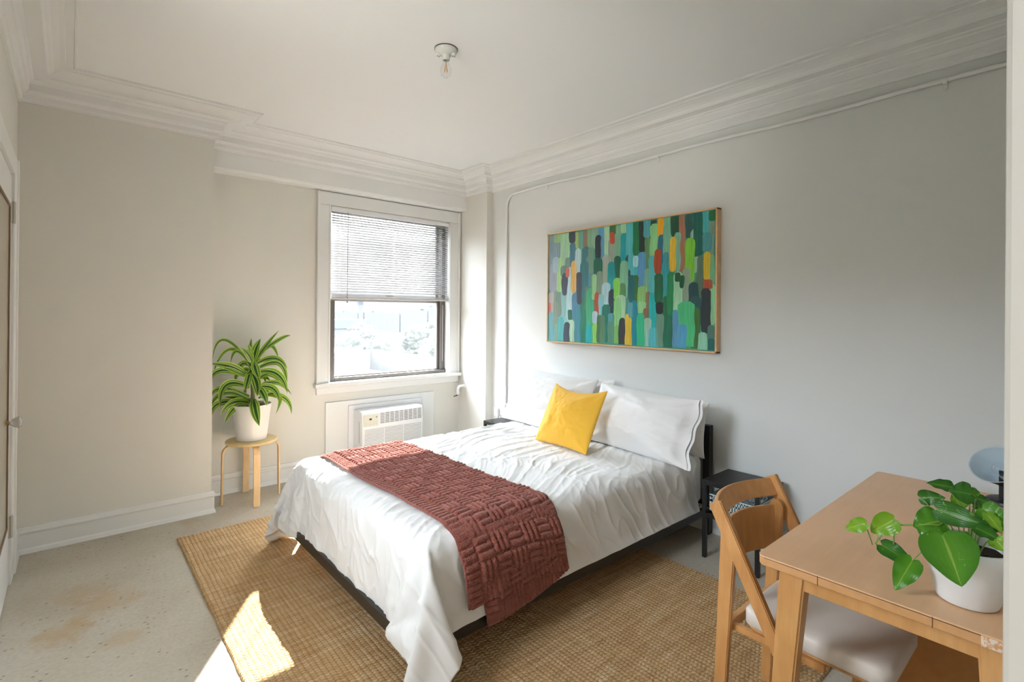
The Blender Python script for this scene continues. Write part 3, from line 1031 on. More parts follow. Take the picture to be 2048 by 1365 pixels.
# ------------------------------------------------------------------ painting
STROKES = """7.1 0.4 49.1 16.9 86a0ab
7.3 24.8 49.1 12.5 9aa6b4
10.3 -0 7.3 7.8 9cc48c
3.6 49 68.6 8 b5b0ac
1.3 58 69.4 3.5 d07a70
19.7 0.2 30.4 11.9 a5d3ac
17.5 36.6 76.4 13.1 93c9c8
5.5 66.1 90.5 12.5 6fb4be
10.9 47.6 70.1 8.9 7d9a8c
8.8 57.2 80.7 5.6 8ba08e
12.8 20.3 49.2 6.1 a9d98e
8.3 19.2 33 6.8 a3bfca
10.6 75.8 90.3 6.7 86b09a
22.6 20.7 29 6.5 76978a
18.4 27.1 36.7 7.6 739188
15 70.1 90.1 6.6 5cbcc0
24.9 29.1 73.1 7.5 bfe0e4
32.9 0.9 14.1 6.2 a4c27a
27.8 9 29.3 6.3 4b7f92
27.1 -0.1 9.3 6.6 414a56
37.5 0.7 23.8 6.6 66a99a
41.5 0.4 14.1 4.5 9a7a6a
33.6 14.2 34.3 6.7 b9dce0
42.2 13.4 45.4 9 3f7e84
45.3 21.3 45.5 6.9 5f9aa4
47 -0.5 14.6 7.8 84b290
52.3 -0.6 15.9 7.7 8cb79c
47.1 14.6 35 5.9 74a08c
58.5 -0.2 25.3 7.5 5e9fc4
63.1 -0 22.7 5.5 a4d2ac
73.5 0.6 25.7 8 7bb494
67.8 10 28.9 6.3 93a896
62.5 21.9 60.8 8.3 a3b4a4
40.4 24.7 60.6 9.1 3c8088
32 49.7 77.6 9.4 5e95b4
34.6 60.6 89.2 9.2 4c96a8
41.2 53 90.4 9.1 2f8a70
44 45.5 65.2 6 6a8c74
46.6 47.1 90.1 7.9 4ab889
45.8 75.8 90.1 5.9 22b8bc
54.3 5.6 25 5.9 303a42
54.5 23.5 39.9 9 1f6a55
50.7 36 56.2 4.9 a0d69c
56.5 34 54.8 6.7 83a28c
29 23.9 50.4 6.1 e8bc6c
35.3 33.6 59.8 5.9 4a505e
19 33.5 52.2 6.7 485060
22.1 28.9 37.2 4.3 cf7464
68.6 -0.1 7.2 5.8 3f6f3c
68.1 5 14 5 c05038
79.2 -0.2 6.9 6 a6d3a4
78.8 7.2 28.9 5.4 0a9fa8
84.8 -0.2 41.3 8 52b5bc
73.1 23.5 42.2 6.6 136850
82.8 23.5 53.8 4.3 264e5a
67.5 27.4 49.9 7 1d9ea2
62.6 43.2 68.8 8.3 b4dae2
57.5 51.9 68.1 5.7 8fd0d4
53.3 50.3 68.9 4.3 c0583a
68.6 48.5 76.4 6.3 27404e
73 40 57.2 6.2 8cdc62
79.3 27.5 55.9 7.4 80c09c
78.2 44.1 55.5 5.7 5c9460
76.2 53 75.1 9.6 a8d6b0
73.6 55.1 88.8 7.1 8fd58c
62.8 60 89.3 8.3 1f7d6c
59.2 68.1 89.5 5.7 5c8f70
67.5 66.6 89.1 6.3 5f9c84
66.9 67 73.1 4.6 58a8b4
25.2 64.1 72.7 5.3 2f7258
51.6 65.2 75.3 5 b8d6e0
52.1 74.9 90.2 5.6 98dc66
26.9 72.3 90.3 6.5 b4dcc0
21.6 74.4 90.6 6.5 3d4d5e
55.4 68.1 89.7 3.8 4a7a55
85.2 58.8 70.3 6.3 4d9cb0
73.4 75.9 89.5 5.4 82c468
77.9 70.1 90 6.1 333c42
83.7 67.2 90 5.9 e4c23a
88.6 57.4 90.1 5.8 0d8fa0
86.8 38.5 58.8 7.5 1e6a72
88 42.8 58.1 4.1 33702f
86.6 0.7 35.4 7.8 4fb8bc
90.6 -0.4 25.2 7.2 16784a
95.3 0.2 22.4 6.1 1c3630
99.8 11.8 35.4 5 5c8c5c
90.1 32.4 39.6 5.7 44bcc4
94.8 22.4 47 7.5 5a9cc8
89.2 38.8 58.8 5.7 3c7434
86.4 38.6 58.8 4.9 146a70
100 34.6 51.9 5.5 7fb493
89.9 24.6 32.9 4.2 a4dce0
103.7 0.5 13 6.3 144634
99.2 -0.1 12.5 6.3 52a4ac
105.2 3.1 28.7 7.2 8ccf8a
110.9 -0.1 12.2 5.5 eeac20
111 11.5 36.8 5.7 2c6e88
115.8 -0.2 37.1 6.5 74b494
103.7 25.5 56.6 5.8 52bcc0
114.8 24.1 32.4 4.4 3f98a2
114.2 30.9 56 5.6 30a0a8
95.5 47 59.7 8.4 90ca78
100.5 51.1 64.4 4.6 8f7c60
95 58.1 66.8 7.5 98d698
98.9 62.9 71.1 4.6 907458
104.3 52 78.4 5.9 10b8b8
100.3 69.9 90.3 6.4 9ec8b4
105.3 76.8 90.4 8.1 50bcc4
88.6 57.2 90.1 5.8 0e8ca0
85.7 70.1 90.3 1.6 e0c040
94.5 66.4 90.2 7.1 2cc08c
85.6 58.8 70.1 3.9 5aa4b0
108.2 21.4 39 5.5 b04a24
109.2 38.6 59.8 6.6 146a44
115.2 54.5 69 5.1 1a7048
119 38 68.9 6.4 1c8a54
116.7 67.4 90.1 7.7 187458
110.4 66.7 89.7 5.5 6c9a84
110.1 58.6 67.1 6.3 20282a
121.8 -0.5 14.6 6.7 1c5238
127 -0.1 40.7 4.5 a8745a
123.6 11.4 38.3 4.5 7cb89c
120.1 14 38.1 4.7 e6bc34
132.2 0.3 16.4 5.8 2a5e58
136 10.6 39.7 5.9 9cc4b0
138.6 0.1 29 7.3 0a6454
144.6 -0.1 15.2 5.7 42acb0
148.5 0.1 6.8 4.4 0c6a34
148.1 7.1 28.3 4.1 789a84
144.8 13.8 26.6 6.4 459498
132.8 16.1 46.1 7.2 7cca3c
140.4 28.4 56.5 5.8 5a7a64
148.6 28.3 47.4 3.7 74b88c
144.9 26.3 44.8 5.1 d8ba30
148.5 47.4 74.2 4.5 8cd09c
145.4 44.4 50.8 6 b2563a
130.6 36.1 61.4 6.1 8aa48c
124.4 38.3 66.2 6.7 a2d8b0
127.2 40.7 49.6 3.9 125838
124 38.7 45 4.9 125a38
135.8 45.8 62.2 7.1 1f4a50
137.5 55 74.5 7.8 2a5a5c
137.5 62.2 89.7 6.6 3f7434
130.4 58.5 88.6 12.1 48c080
122.6 64 89.1 4.6 5896ba
127.6 74 89.5 6.1 52a2c8
144.4 50.1 79.3 6.8 26343a
148.2 73.9 82.7 5.2 4c7a6c
148.2 82.4 90.1 5.2 106460
142.4 78.7 90.1 6.3 8cccac"""
art = thing('painting', 'wide abstract painting of green and blue brush strokes in pine frame', 'painting', (XR, 2.373, 1.16))
PY0, PY1, PZ0, PZ1 = 3.140, 1.607, 1.162, 2.094
b = new_bm()
for a in ((PY1, PZ0, PY0, PZ0 + .010), (PY1, PZ1 - .010, PY0, PZ1), (PY1, PZ0, PY1 + .011, PZ1), (PY0 - .011, PZ0, PY0, PZ1)):
    box(b, XR - .052, a[0], a[1], XR - .002, a[2], a[3], .0012)
rel(finish('picture_frame', b, M_frame, art), art)
b = new_bm(); box(b, XR - .044, PY1 + .008, PZ0 + .007, XR - .010, PY0 - .008, PZ1 - .007)
rel(finish('canvas', b, plain('canvas_ground', lin('4f9a88'), .55), art), art)
pm = {}
mats = []
b = new_bm()
rr = random.Random(3)
cy0, cy1, czt, czb = 3.127, 1.620, 2.0805, 1.1745
LU = b.loops.layers.uv.verify()
for i, l in enumerate(STROKES.strip().split('\n')):
    u, v0, v1, w, c = l.split()
    u, v0, v1, w = [float(q) / 100 for q in (u, v0, v1, w)]
    if c not in pm:
        k = NM('paint_' + c)
        col = lin(c)
        # brush streaks along the stroke
        vv = k.coords((1, 60, 3))
        nz = k.noise(vv, 2.0, 5, .65)
        cc = k.ramp(nz, [(0.3, tuple(q * .72 for q in col)), (0.55, col), (0.75, tuple(min(1, q * 1.18 + .015) for q in col))])
        k.l(cc, k.b.inputs['Base Color']); k.b.inputs['Roughness'].default_value = .42
        k.l(k.bump(nz, .25, .002), k.b.inputs['Normal'])
        pm[c] = len(mats); mats.append(k.m)
    yc = cy0 - u
    hw = w / 2
    zt, zb = czt - v0, czt - v1
    top_edge = v0 < .02
    bot_edge = v1 > .88
    n = 14
    L, Rr_ = [], []
    ph = rr.random() * 9
    d = min(.022 + .02 * rr.random(), (zt - zb) * .25, hw)
    for q in range(n + 1):
        t = q / n
        z = zt + (zb - zt) * t
        k_ = 1.0
        dt = zt - z; db = z - zb
        if dt < d and not top_edge: k_ = math.sqrt(max(0, 1 - ((d - dt) / d) ** 2)) * .55 + .45
        if db < d and not bot_edge: k_ = min(k_, math.sqrt(max(0, 1 - ((d - db) / d) ** 2)) * .5 + .5)
        wob = .009 * noise.noise(Vector((z * 11, ph, i)))
        wob2 = .009 * noise.noise(Vector((z * 11, ph + 7, i)))
        yl = min(cy0, max(cy1, yc + hw * k_ + wob)); yr = min(cy0, max(cy1, yc - hw * k_ + wob2))
        zz = min(czt, max(czb, z))
        L.append((yl, zz)); Rr_.append((yr, zz))
    xs = XR - .0442 - i * .000022
    ring = L + Rr_[::-1]
    vs = [b.verts.new((xs, y, z)) for y, z in ring]
    m_ = len(ring)
    for q in range(n):
        f = b.faces.new((vs[q], vs[q + 1], vs[m_ - 2 - q], vs[m_ - 1 - q]))
        f.material_index = pm[c]
bmesh.ops.recalc_face_normals(b, faces=list(b.faces))
rel(finish('brush_strokes', b, mats, art), art)

# ------------------------------------------------------------------ plant stool
SC = Vector((1.035, 4.165, 0))
stool = thing('stool', 'round birch stool with four bent legs under the potted plant', 'stool', SC)
b = new_bm()
lathe(b, [(0, .428), (.168, .428), (.173, .431), (.175, .436), (.175, .442), (.173, .447), (.168, .450), (0, .450)], n=64)
finish('seat', b, M_seat, stool, True, 35)
for k in range(4):
    a = k * PI / 2 + math.radians(-3)
    R_ = .060
    cx = .196 - R_ - .006
    prof = [(.06, .4215)] + [(cx + R_ * math.sin(t), .4215 - R_ + R_ * math.cos(t)) for t in [q * PI / 2 / 10 for q in range(11)]] + [(cx + R_ + .0, .0)]
    prof = [(r + (.004 * (1 - z / .42)), z) for r, z in prof]
    b = new_bm()
    th, w = .012, .045
    rings = []
    for i, (r, z) in enumerate(prof):
        p0 = prof[max(0, i - 1)]; p1 = prof[min(len(prof) - 1, i + 1)]
        d = Vector((p1[0] - p0[0], p1[1] - p0[1])).normalized(); nn = Vector((-d.y, d.x))
        rg = []
        for s, e in ((1, 1), (1, -1), (-1, -1), (-1, 1)):
            pr_ = Vector((r, z)) + nn * (th / 2 * s)
            rg.append(b.verts.new((pr_.x, w / 2 * e, max(pr_.y, 0))))
        rings.append(rg)
    for A, B in zip(rings, rings[1:]):
        for q in range(4):
            b.faces.new((A[q], A[(q + 1) % 4], B[(q + 1) % 4], B[q]))
    b.faces.new(rings[0][::-1]); b.faces.new(rings[-1])
    bmesh.ops.recalc_face_normals(b, faces=list(b.faces))
    for v in b.verts:
        v.co = Matrix.Rotation(a, 3, 'Z') @ v.co
    o = finish('leg', b, M_birch, stool)
    m_ = o.modifiers.new('b', 'BEVEL'); m_.width = .002; m_.segments = 2; m_.limit_method = 'ANGLE'

# potted dracaena
DRAC = """0.033 -0.007 0.605 0.091 -0.014 0.697 0.181 -0.02 0.808 0.034
0.061 0 0.712 0.19 0 0.759 0.275 0 0.769 0.035
0.012 -0.011 0.614 0.022 -0.021 0.678 0.049 -0.03 0.749 0.062
-0.029 0.007 0.657 -0.015 0.014 0.706 -0.001 0.02 0.752 0.027
0.004 -0.018 0.608 -0.023 -0.035 0.667 -0.04 -0.05 0.71 0.034
-0.003 -0.021 0.573 -0.041 -0.042 0.647 -0.096 -0.06 0.685 0.049
-0.043 0 0.595 -0.164 0 0.684 -0.257 0 0.504 0.03
-0.048 0.01 0.608 -0.191 0.021 0.754 -0.256 0.03 0.604 0.022
-0.065 -0.011 0.611 -0.119 -0.021 0.67 -0.152 -0.03 0.575 0.029
-0.063 -0.007 0.483 -0.16 -0.014 0.553 -0.277 -0.02 0.58 0.062
-0.077 -0.011 0.478 -0.228 -0.021 0.531 -0.292 -0.03 0.421 0.049
-0.054 0.01 0.559 -0.083 0.021 0.553 -0.115 0.03 0.406 0.049
-0.041 0 0.332 -0.217 0 0.398 -0.285 0 0.295 0.041
-0.045 -0.014 0.398 -0.18 -0.028 0.425 -0.218 -0.04 0.266 0.057
-0.05 -0.011 0.306 -0.203 -0.021 0.365 -0.293 -0.03 0.226 0.038
-0.064 -0.018 0.287 -0.15 -0.035 0.292 -0.216 -0.05 0.213 0.062
-0.094 -0.007 0.261 -0.237 -0.014 0.292 -0.276 -0.02 0.158 0.049
-0.078 -0.021 0.275 -0.139 -0.042 0.25 -0.194 -0.06 0.15 0.049
-0.001 -0.102 0.313 -0.02 -0.203 0.24 -0.022 -0.29 0.149 0.07
-0.037 -0.028 0.526 -0.049 -0.056 0.445 -0.067 -0.08 0.373 0.053
0.018 -0.028 0.608 0.015 -0.056 0.518 0.032 -0.08 0.448 0.062
-0.003 -0.049 0.497 0.012 -0.098 0.417 0.001 -0.14 0.339 0.067
0.044 -0.074 0.411 0.045 -0.147 0.349 0.045 -0.21 0.274 0.062
0.06 -0.007 0.575 0.167 -0.014 0.599 0.246 -0.02 0.51 0.045
0.064 0.007 0.603 0.133 0.014 0.701 0.194 0.02 0.58 0.037
0.065 0.01 0.53 0.205 0.021 0.557 0.259 0.03 0.374 0.048
0.085 -0.018 0.51 0.183 -0.035 0.475 0.239 -0.05 0.325 0.061
0.05 0 0.431 0.137 0 0.475 0.243 0 0.341 0.038
0.05 0 0.373 0.172 0 0.414 0.287 0 0.3 0.041
0.059 -0.018 0.396 0.149 -0.035 0.369 0.18 -0.05 0.251 0.053
0.094 -0.014 0.313 0.193 -0.028 0.32 0.159 -0.04 0.175 0.041
0.102 -0.007 0.341 0.239 -0.014 0.291 0.28 -0.02 0.154 0.049
0.054 0.018 0.472 0.085 0.035 0.49 0.111 0.05 0.392 0.041
0 0.007 0.284 -0.07 0.014 0.34 -0.133 0.02 0.36 0.034
0.006 0.007 0.276 -0.057 0.014 0.304 -0.176 0.02 0.329 0.049
0 0.014 0.491 -0.043 0.028 0.521 -0.085 0.04 0.466 0.04
0.014 0.018 0.432 0.072 0.035 0.462 0.145 0.05 0.418 0.04
0.014 0.014 0.346 0.078 0.028 0.382 0.143 0.04 0.301 0.04
-0.007 0.014 0.556 0.042 0.028 0.573 0.113 0.04 0.598 0.036
-0.006 -0.007 0.536 -0.021 -0.014 0.566 -0.054 -0.02 0.583 0.048
0.006 -0.014 0.557 -0.017 -0.028 0.51 -0.052 -0.04 0.5 0.04"""


def leaf_mat(name, dark, mid, edge, stripes):
    k = NM(name)
    uv = k.coords(kind='UV')
    s = k.n('ShaderNodeSeparateXYZ'); k.l(uv, s.inputs[0])
    u = k.math('ABSOLUTE', k.math('SUBTRACT', s.outputs['X'], .5))
    nz = k.noise(k.coords((1, 1, 1)), 14, 3)
    uu = k.math('ADD', u, k.math('MULTIPLY', k.math('SUBTRACT', nz, .5), .08))
    if stripes:
        c = k.ramp(uu, [(0.02, dark), (0.13, dark), (0.17, edge), (0.22, edge), (0.26, mid), (0.37, mid), (0.42, edge), (.5, edge)])
    else:
        c = k.ramp(uu, [(0.0, edge), (0.012, edge), (0.03, mid), (.5, dark)])
        spk = k.ramp(k.noise(k.coords(), 55, 3, .7), [(0.66, (0, 0, 0)), (0.70, (1, 1, 1))])
        c = k.mix(k.math('MULTIPLY', spk, .75), c, edge)
    k.l(c, k.b.inputs['Base Color'])
    k.b.inputs['Roughness'].default_value = .32
    k.b.inputs['Specular IOR Level'].default_value = .5
    tl = k.n('ShaderNodeBsdfTranslucent')
    k.l(c, tl.inputs[0])
    mx = k.n('ShaderNodeMixShader'); mx.inputs[0].default_value = .28
    k.l(k.b.outputs[0], mx.inputs[1]); k.l(tl.outputs[0], mx.inputs[2]); k.l(mx.outputs[0], k.out.inputs[0])
    h = k.math('SINE', k.math('MULTIPLY', s.outputs['X'], 60))
    k.l(k.bump(h, .12, .001), k.b.inputs['Normal'])
    return k.m


M_drac = leaf_mat('dracaena_leaf', (0.030, 0.105, 0.018), (0.10, 0.26, 0.025), (0.48, 0.66, 0.10), True)
M_stem = plain('plant_stem', (0.16, 0.17, 0.06), .6, bumps=(90, .4, .003))
M_soil = plain('potting_soil', (0.030, 0.018, 0.010), 1, bumps=(120, 1, .01), var=.5)
M_ceram = plain('white_glazed_ceramic', (.80, .78, .745), .33)
plant = thing('potted_plant', 'dracaena with striped drooping leaves in white pot on the birch stool', 'plant', (SC.x, SC.y, .45))
b = new_bm()
lathe(b, [(0, 0), (.098, 0), (.103, .004), (.1215, .175), (.134, .258), (.134, .264), (.129, .264), (.1165, .175), (.11, .12), (0, .12)], n=64)
finish('pot', b, M_ceram, plant, True, 35)
b = new_bm(); lathe(b, [(.124, .228), (.06, .236), (0, .240)], n=32)
finish('soil', b, M_soil, plant, True)
b = new_bm()
tube(b, [(0, 0, .225), (.006, -.005, .34), (-.004, -.01, .46), (.010, -.02, .56)], [.017, .015, .013, .009], 12)
tube(b, [(-.03, .02, .225), (-.045, .02, .33), (-.035, .02, .42)], [.012, .010, .007], 10)
finish('stem', b, M_stem, plant, True)
b = new_bm()
for i, l in enumerate(DRAC.strip().split('\n')):
    v = [float(q) for q in l.split()]
    p0, p1, p2, w = Vector(v[0:3]), Vector(v[3:6]), Vector(v[6:9]), v[9]
    c = p1 * 2 - (p0 + p2) / 2
    # start the leaf at the stem
    root = Vector((.0, -.005, max(.25, min(.55, p0.z - .02))))
    p0 = p0.lerp(root, .55)
    view = Vector((-.24, -1, .18)).normalized()
    tw = random.Random(i).uniform(-.5, .5)
    nseg = 14

    def f(s, t, p0=p0, c=c, p2=p2, w=w, tw=tw):
        p = p0 * (1 - t) ** 2 + c * 2 * t * (1 - t) + p2 * t * t
        d = ((c - p0) * (1 - t) + (p2 - c) * t).normalized()
        side = d.cross(view).normalized()
        nrm = side.cross(d).normalized()
        ang = tw * (.3 + t)
        sd = side * math.cos(ang) + nrm * math.sin(ang)
        nn = nrm * math.cos(ang) - side * math.sin(ang)
        ww = w * .5 * (min(1, .38 + 2.2 * t) if t < .3 else 1) * (max(0, 1 - ((t - .38) / .62) ** 2.2) if t > .38 else 1)
        ww = max(ww, .0006)
        x = (s - .5) * 2
        return p + sd * (x * ww) - nn * (abs(x) ** 1.5 * ww * -.35)
    grid(b, f, 7, nseg)
fo = finish('foliage', b, M_drac, plant, True)

# ------------------------------------------------------------------ rug
RX0, RX1, RY0, RY1 = .505, 2.60, .70, 3.715
rug = None
b = new_bm()


def frug(u, v):
    x = RX0 + (RX1 - RX0) * u; y = RY0 + (RY1 - RY0) * v
    ex = .005 * noise.noise(Vector((y * 9, 1.3, 0))) + .003 * noise.noise(Vector((y * 45, 4, 0)))
    ey = .005 * noise.noise(Vector((x * 9, 7.3, 0))) + .003 * noise.noise(Vector((x * 45, 9, 0)))
    e = min(u, 1 - u) * (RX1 - RX0); e2 = min(v, 1 - v) * (RY1 - RY0)
    z = .013 + .0016 * noise.noise(Vector((x * 5, y * 5, 0))) + .0008 * noise.noise(Vector((x * 60, y * 60, 0)))
    m = min(e, e2)
    if m < .012:
        z = .001 + (z - .001) * math.sqrt(max(0, 1 - ((.012 - m) / .012) ** 2))
    return (x + ex * (1 if abs(u - .5) > .4 else 0) * (1 if u < .5 else 1), y + ey, z)


us = [0, .001, .003, .006] + [i / 150 for i in range(1, 150)] + [.994, .997, .999, 1]
vs_ = [0, .0007, .002, .004] + [i / 220 for i in range(1, 220)] + [.996, .998, .9993, 1]
V = [[b.verts.new(frug(u, v)) for v in vs_] for u in us]
for i in range(len(us) - 1):
    for j in range(len(vs_) - 1):
        b.faces.new((V[i][j], V[i + 1][j], V[i + 1][j + 1], V[i][j + 1])).smooth = True
rug = tag(finish('rug', b, M_jute), 'natural tan woven jute rug on the concrete floor under the bed', 'rug')
GZ = .014   # rug top

# ------------------------------------------------------------------ bed
bed = thing('bed', 'low black metal bed with an open rail headboard against the right wall', 'bed', (2.05, 2.40, 0))
BY0, BY1, BFX, BHX = 1.640, 3.160, .965, 3.142


def part(name, mat, parent, root, *boxes, bev=.002, seg=2):
    b = new_bm()
    for q in boxes:
        box(b, *q, bev, seg)
    return rel(finish(name, b, mat, parent), root)


for y0, y1 in ((BY0, BY0 + .046), (BY1 - .046, BY1)):
    part('headboard_post', M_black, bed, bed, (BHX - .046, y0, .0, BHX, y1, .696))
for z0, z1 in ((.656, .696), (.531, .567), (.150, .195)):
    part('headboard_rail', M_black, bed, bed, (BHX - .040, BY0 + .044, z0, BHX - .006, BY1 - .044, z1))
part('side_rail', M_brownblack, bed, bed, (BFX + .004, BY0, .130, BHX - .044, BY0 + .040, .180))
part('side_rail', M_brownblack, bed, bed, (BFX + .004, BY1 - .040, .130, BHX - .044, BY1, .180))
part('foot_rail', M_brownblack, bed, bed, (BFX, BY0 + .001, .130, BFX + .048, BY1 - .001, .180))
part('center_rail', M_brownblack, bed, bed, (BFX + .05, 2.38, .130, BHX - .04, 2.42, .175))
for y0 in (BY0 + .001, BY1 - .047):
    part('leg', M_black, bed, bed, (1.065, y0, GZ, 1.135, y0 + .046, .135))
part('leg', M_black, bed, bed, (2.00, 2.38, GZ, 2.04, 2.42, .135))
k = 0
M_ply = plain('plywood_slat', (.55, .42, .26), .6)
for i in range(13):
    x = BFX + .07 + i * .162
    part('slat', M_ply, bed, bed, (x, BY0 + .02, .180, x + .09, BY1 - .02, .196), bev=.002)
b = new_bm()
box(b, 1.035, BY0 + .035, .197, 3.085, BY1 - .035, .505, .055, 5)
mat_o = tag(finish('mattress', b, M_mattress, None, True), 'white mattress on the black bed frame under the duvet', 'mattress')


# duvet: a cloth sheet laid over the mattress and settled by simulation
def simulate(verts_fn, nx, ny, colliders, frames, quality=5, mass=.25, bend=1.5, selfc=True, shrink=0.0):
    b = new_bm(); grid(b, verts_fn, nx, ny, uv=True)
    o = finish('cloth_tmp', b, M_duvet)
    cols = []
    for (lo, hi, bv) in colliders:
        b = new_bm(); box(b, *lo, *hi, bv, 4); c = finish('col_tmp', b, M_duvet)
        m = c.modifiers.new('c', 'COLLISION'); c.collision.thickness_outer = .010; c.collision.thickness_inner = .05
        c.collision.cloth_friction = 25; c.collision.damping = .9
        cols.append(c)
    m = o.modifiers.new('cloth', 'CLOTH')
    cs = m.settings
    cs.quality = quality; cs.mass = mass
    cs.tension_stiffness = 25; cs.compression_stiffness = 25; cs.shear_stiffness = 12; cs.bending_stiffness = bend
    cs.tension_damping = 15; cs.compression_damping = 15; cs.shear_damping = 15; cs.bending_damping = .8
    cs.air_damping = 2.5
    cs.shrink_min = shrink
    m.collision_settings.collision_quality = 3
    m.collision_settings.distance_min = .008
    m.collision_settings.use_self_collision = selfc
    m.collision_settings.self_distance_min = .006
    S.frame_start = 1; S.frame_end = 250
    for f in range(1, frames + 1):
        S.frame_set(f)
    dg = bpy.context.evaluated_depsgraph_get()
    me = bpy.data.meshes.new_from_object(o.evaluated_get(dg))
    for q in cols + [o]:
        d = q.data; bpy.data.objects.remove(q); bpy.data.meshes.remove(d)
    S.frame_set(1)
    return me


DX0, DX1, DY0, DY1 = .645, 2.95, 1.338, 3.480


def fd(u, v):
    x = DX0 + (DX1 - DX0) * u; y = DY0 + (DY1 - DY0) * v
    e = max(0, 1 - u * 4.5) ** 1.5 * max(0, abs(v * 2 - 1) * 3 - 2) ** 1.3
    x -= (.02 if v > .5 else .035) * e; y += (.08 if v > .5 else -.105) * e
    z = .535 + .012 * noise.noise(Vector((x * 2.2, y * 2.2, 3)))
    return (x, y, z)


me = simulate(fd, 112, 112, [((1.02, 1.665, .02), (3.085, 3.135, .515), .06), ((1.0, 1.634, .02), (3.09, 3.166, .186), .004), ((.955, 1.634, .02), (1.1, 1.80, .186), .004), ((.955, 2.98, .02), (1.1, 3.166, .186), .004), ((.3, .8, -.1), (3.1, 3.9, .014), 0.0)], 75, bend=3.0)
me.name = 'duvet'
vv = np.empty(len(me.vertices) * 3); me.vertices.foreach_get('co', vv); vv = vv.reshape(-1, 3)
print('DUVET bounds', vv.min(0), vv.max(0))
duvet = bpy.data.objects.new('duvet', me); COL.objects.link(duvet)
tag(duvet, 'white cotton duvet draped over the bed with its corners hanging down', 'duvet')
me.polygons.foreach_set('use_smooth', [True] * len(me.polygons))
md = duvet.modifiers.new('s', 'SUBSURF'); md.levels = md.render_levels = 2
dg = bpy.context.evaluated_depsgraph_get()
me2 = bpy.data.meshes.new_from_object(duvet.evaluated_get(dg))
duvet.modifiers.clear(); duvet.data = me2; me2.name = 'duvet'
me2.materials.clear(); me2.materials.append(M_duvet)
me = me2
nv = len(me.vertices)
vv = np.empty(nv * 3); me.vertices.foreach_get('co', vv); vv = vv.reshape(-1, 3)
nn = np.empty(nv * 3); me.vertices.foreach_get('normal', nn); nn = nn.reshape(-1, 3)


def ridged(p, s):
    return (1 - abs(noise.noise(p * s))) ** 3


def crease(p, k=5):
    return (1 - min(1, abs(noise.noise(p)) * 2.2)) ** k


for i in range(nv):
    x, y, z = vv[i]
    top = max(0.0, min(1.0, (nn[i][2] - .25) / .5))
    d = 0.0
    if top > 0:
        wx = noise.noise(Vector((x * 2.1, y * 2.1, 1)))
        wy = noise.noise(Vector((x * 2.1, y * 2.1, 7)))
        amt = .45 + .55 * max(0, min(1, .5 + 1.3 * noise.noise(Vector((x * 1.5, y * 1.5, 11)))))
        if x > 2.0:
            amt *= 1.25
        # long creases running mostly along the bed, warped
        q = Vector(((x * .9 + y * .5) * 1.7 + wx * .8, (y - .32 * x) * 9.5 + wy * 1.5, 0))
        h = .0085 * crease(q, 2) + .0045 * crease(q * 2.1 + Vector((5, 3, 2)), 2) + .004 * noise.noise(q * 1.6 + Vector((0, 0, 9)))
        q2 = Vector(((x + .7 * y) * 5 + wy * 1, (y - .7 * x) * 17 + wx * 2, 4))
        h += .0028 * crease(q2, 2)
        h += .007 * noise.noise(Vector((x * 3.2, y * 3.2, 5)))
        # gathered puckers over the foot edge
        if x < 1.16:
            k_ = max(0, 1 - abs(x - 1.06) / .11)
            h += .006 * k_ * crease(Vector((x * 3 + y * 2, y * 20 + x * 6, 3)), 2)
        d += top * h * amt
    if top < 1:
        # hanging sides: slanting soft folds
        q = Vector((x * 5.5 + z * 3.2, y * 5.5 - z * 2.0, z * 1.2 + 4))
        hs = .011 * crease(q, 3) + .0055 * crease(q * 2.3, 3) + .006 * noise.noise(Vector((x * 6, y * 6, z * 4)))
        d += (1 - top) * hs
    vv[i] += nn[i] * d
me.vertices.foreach_set('co', vv.ravel()); me.update()
bv_d = BVHTree.FromPolygons([Vector(p) for p in vv], [tuple(p.vertices) for p in me.polygons])
md = duvet.modifiers.new('t', 'SOLIDIFY'); md.thickness = .009; md.offset = -1

# ------------------------------------------------------------------ knitted throw
def top_z(x, y):
    h = bv_d.ray_cast(Vector((x, y, 1.2)), Vector((0, 0, -1)))
    return h[0].z if h[0] else .5


def side_y(x, z, far=False):
    # outermost duvet surface on the near (or far) side
    if far:
        h = bv_d.ray_cast(Vector((x, 4.4, z)), Vector((0, -1, 0)))
    else:
        h = bv_d.ray_cast(Vector((x, .9, z)), Vector((0, 1, 0)))
    return h[0].y if h[0] else None


def rib(t):
    f = abs((t % 1) - .5) * 2      # 1 in the groove, 0 on the crest
    return math.sqrt(max(0.0, 1 - f ** 2.6))


def knit_height(a, s, W_, L_):
    """a across 0..W, s along 0..L (metres); basket-weave rib blocks inside borders"""
    if a < .075 or a > W_ - .012:
        return .016 * rib(s / .0265) if .010 < a < .066 else .009
    if s > L_ - .085 or s < .085:
        return .014 * rib(a / .024)
    B = .0825
    i = int((a - .075) / B); j = int((s - .085) / B)
    fa = ((a - .075) / B) % 1; fs = ((s - .085) / B) % 1
    if (i + j) % 2:
        e = min(fs, 1 - fs)
        h = rib(fa * 3) * (.55 + .45 * min(1, e / .12))
    else:
        e = min(fa, 1 - fa)
        h = rib(fs * 3) * (.55 + .45 * min(1, e / .12))
    return .023 * h


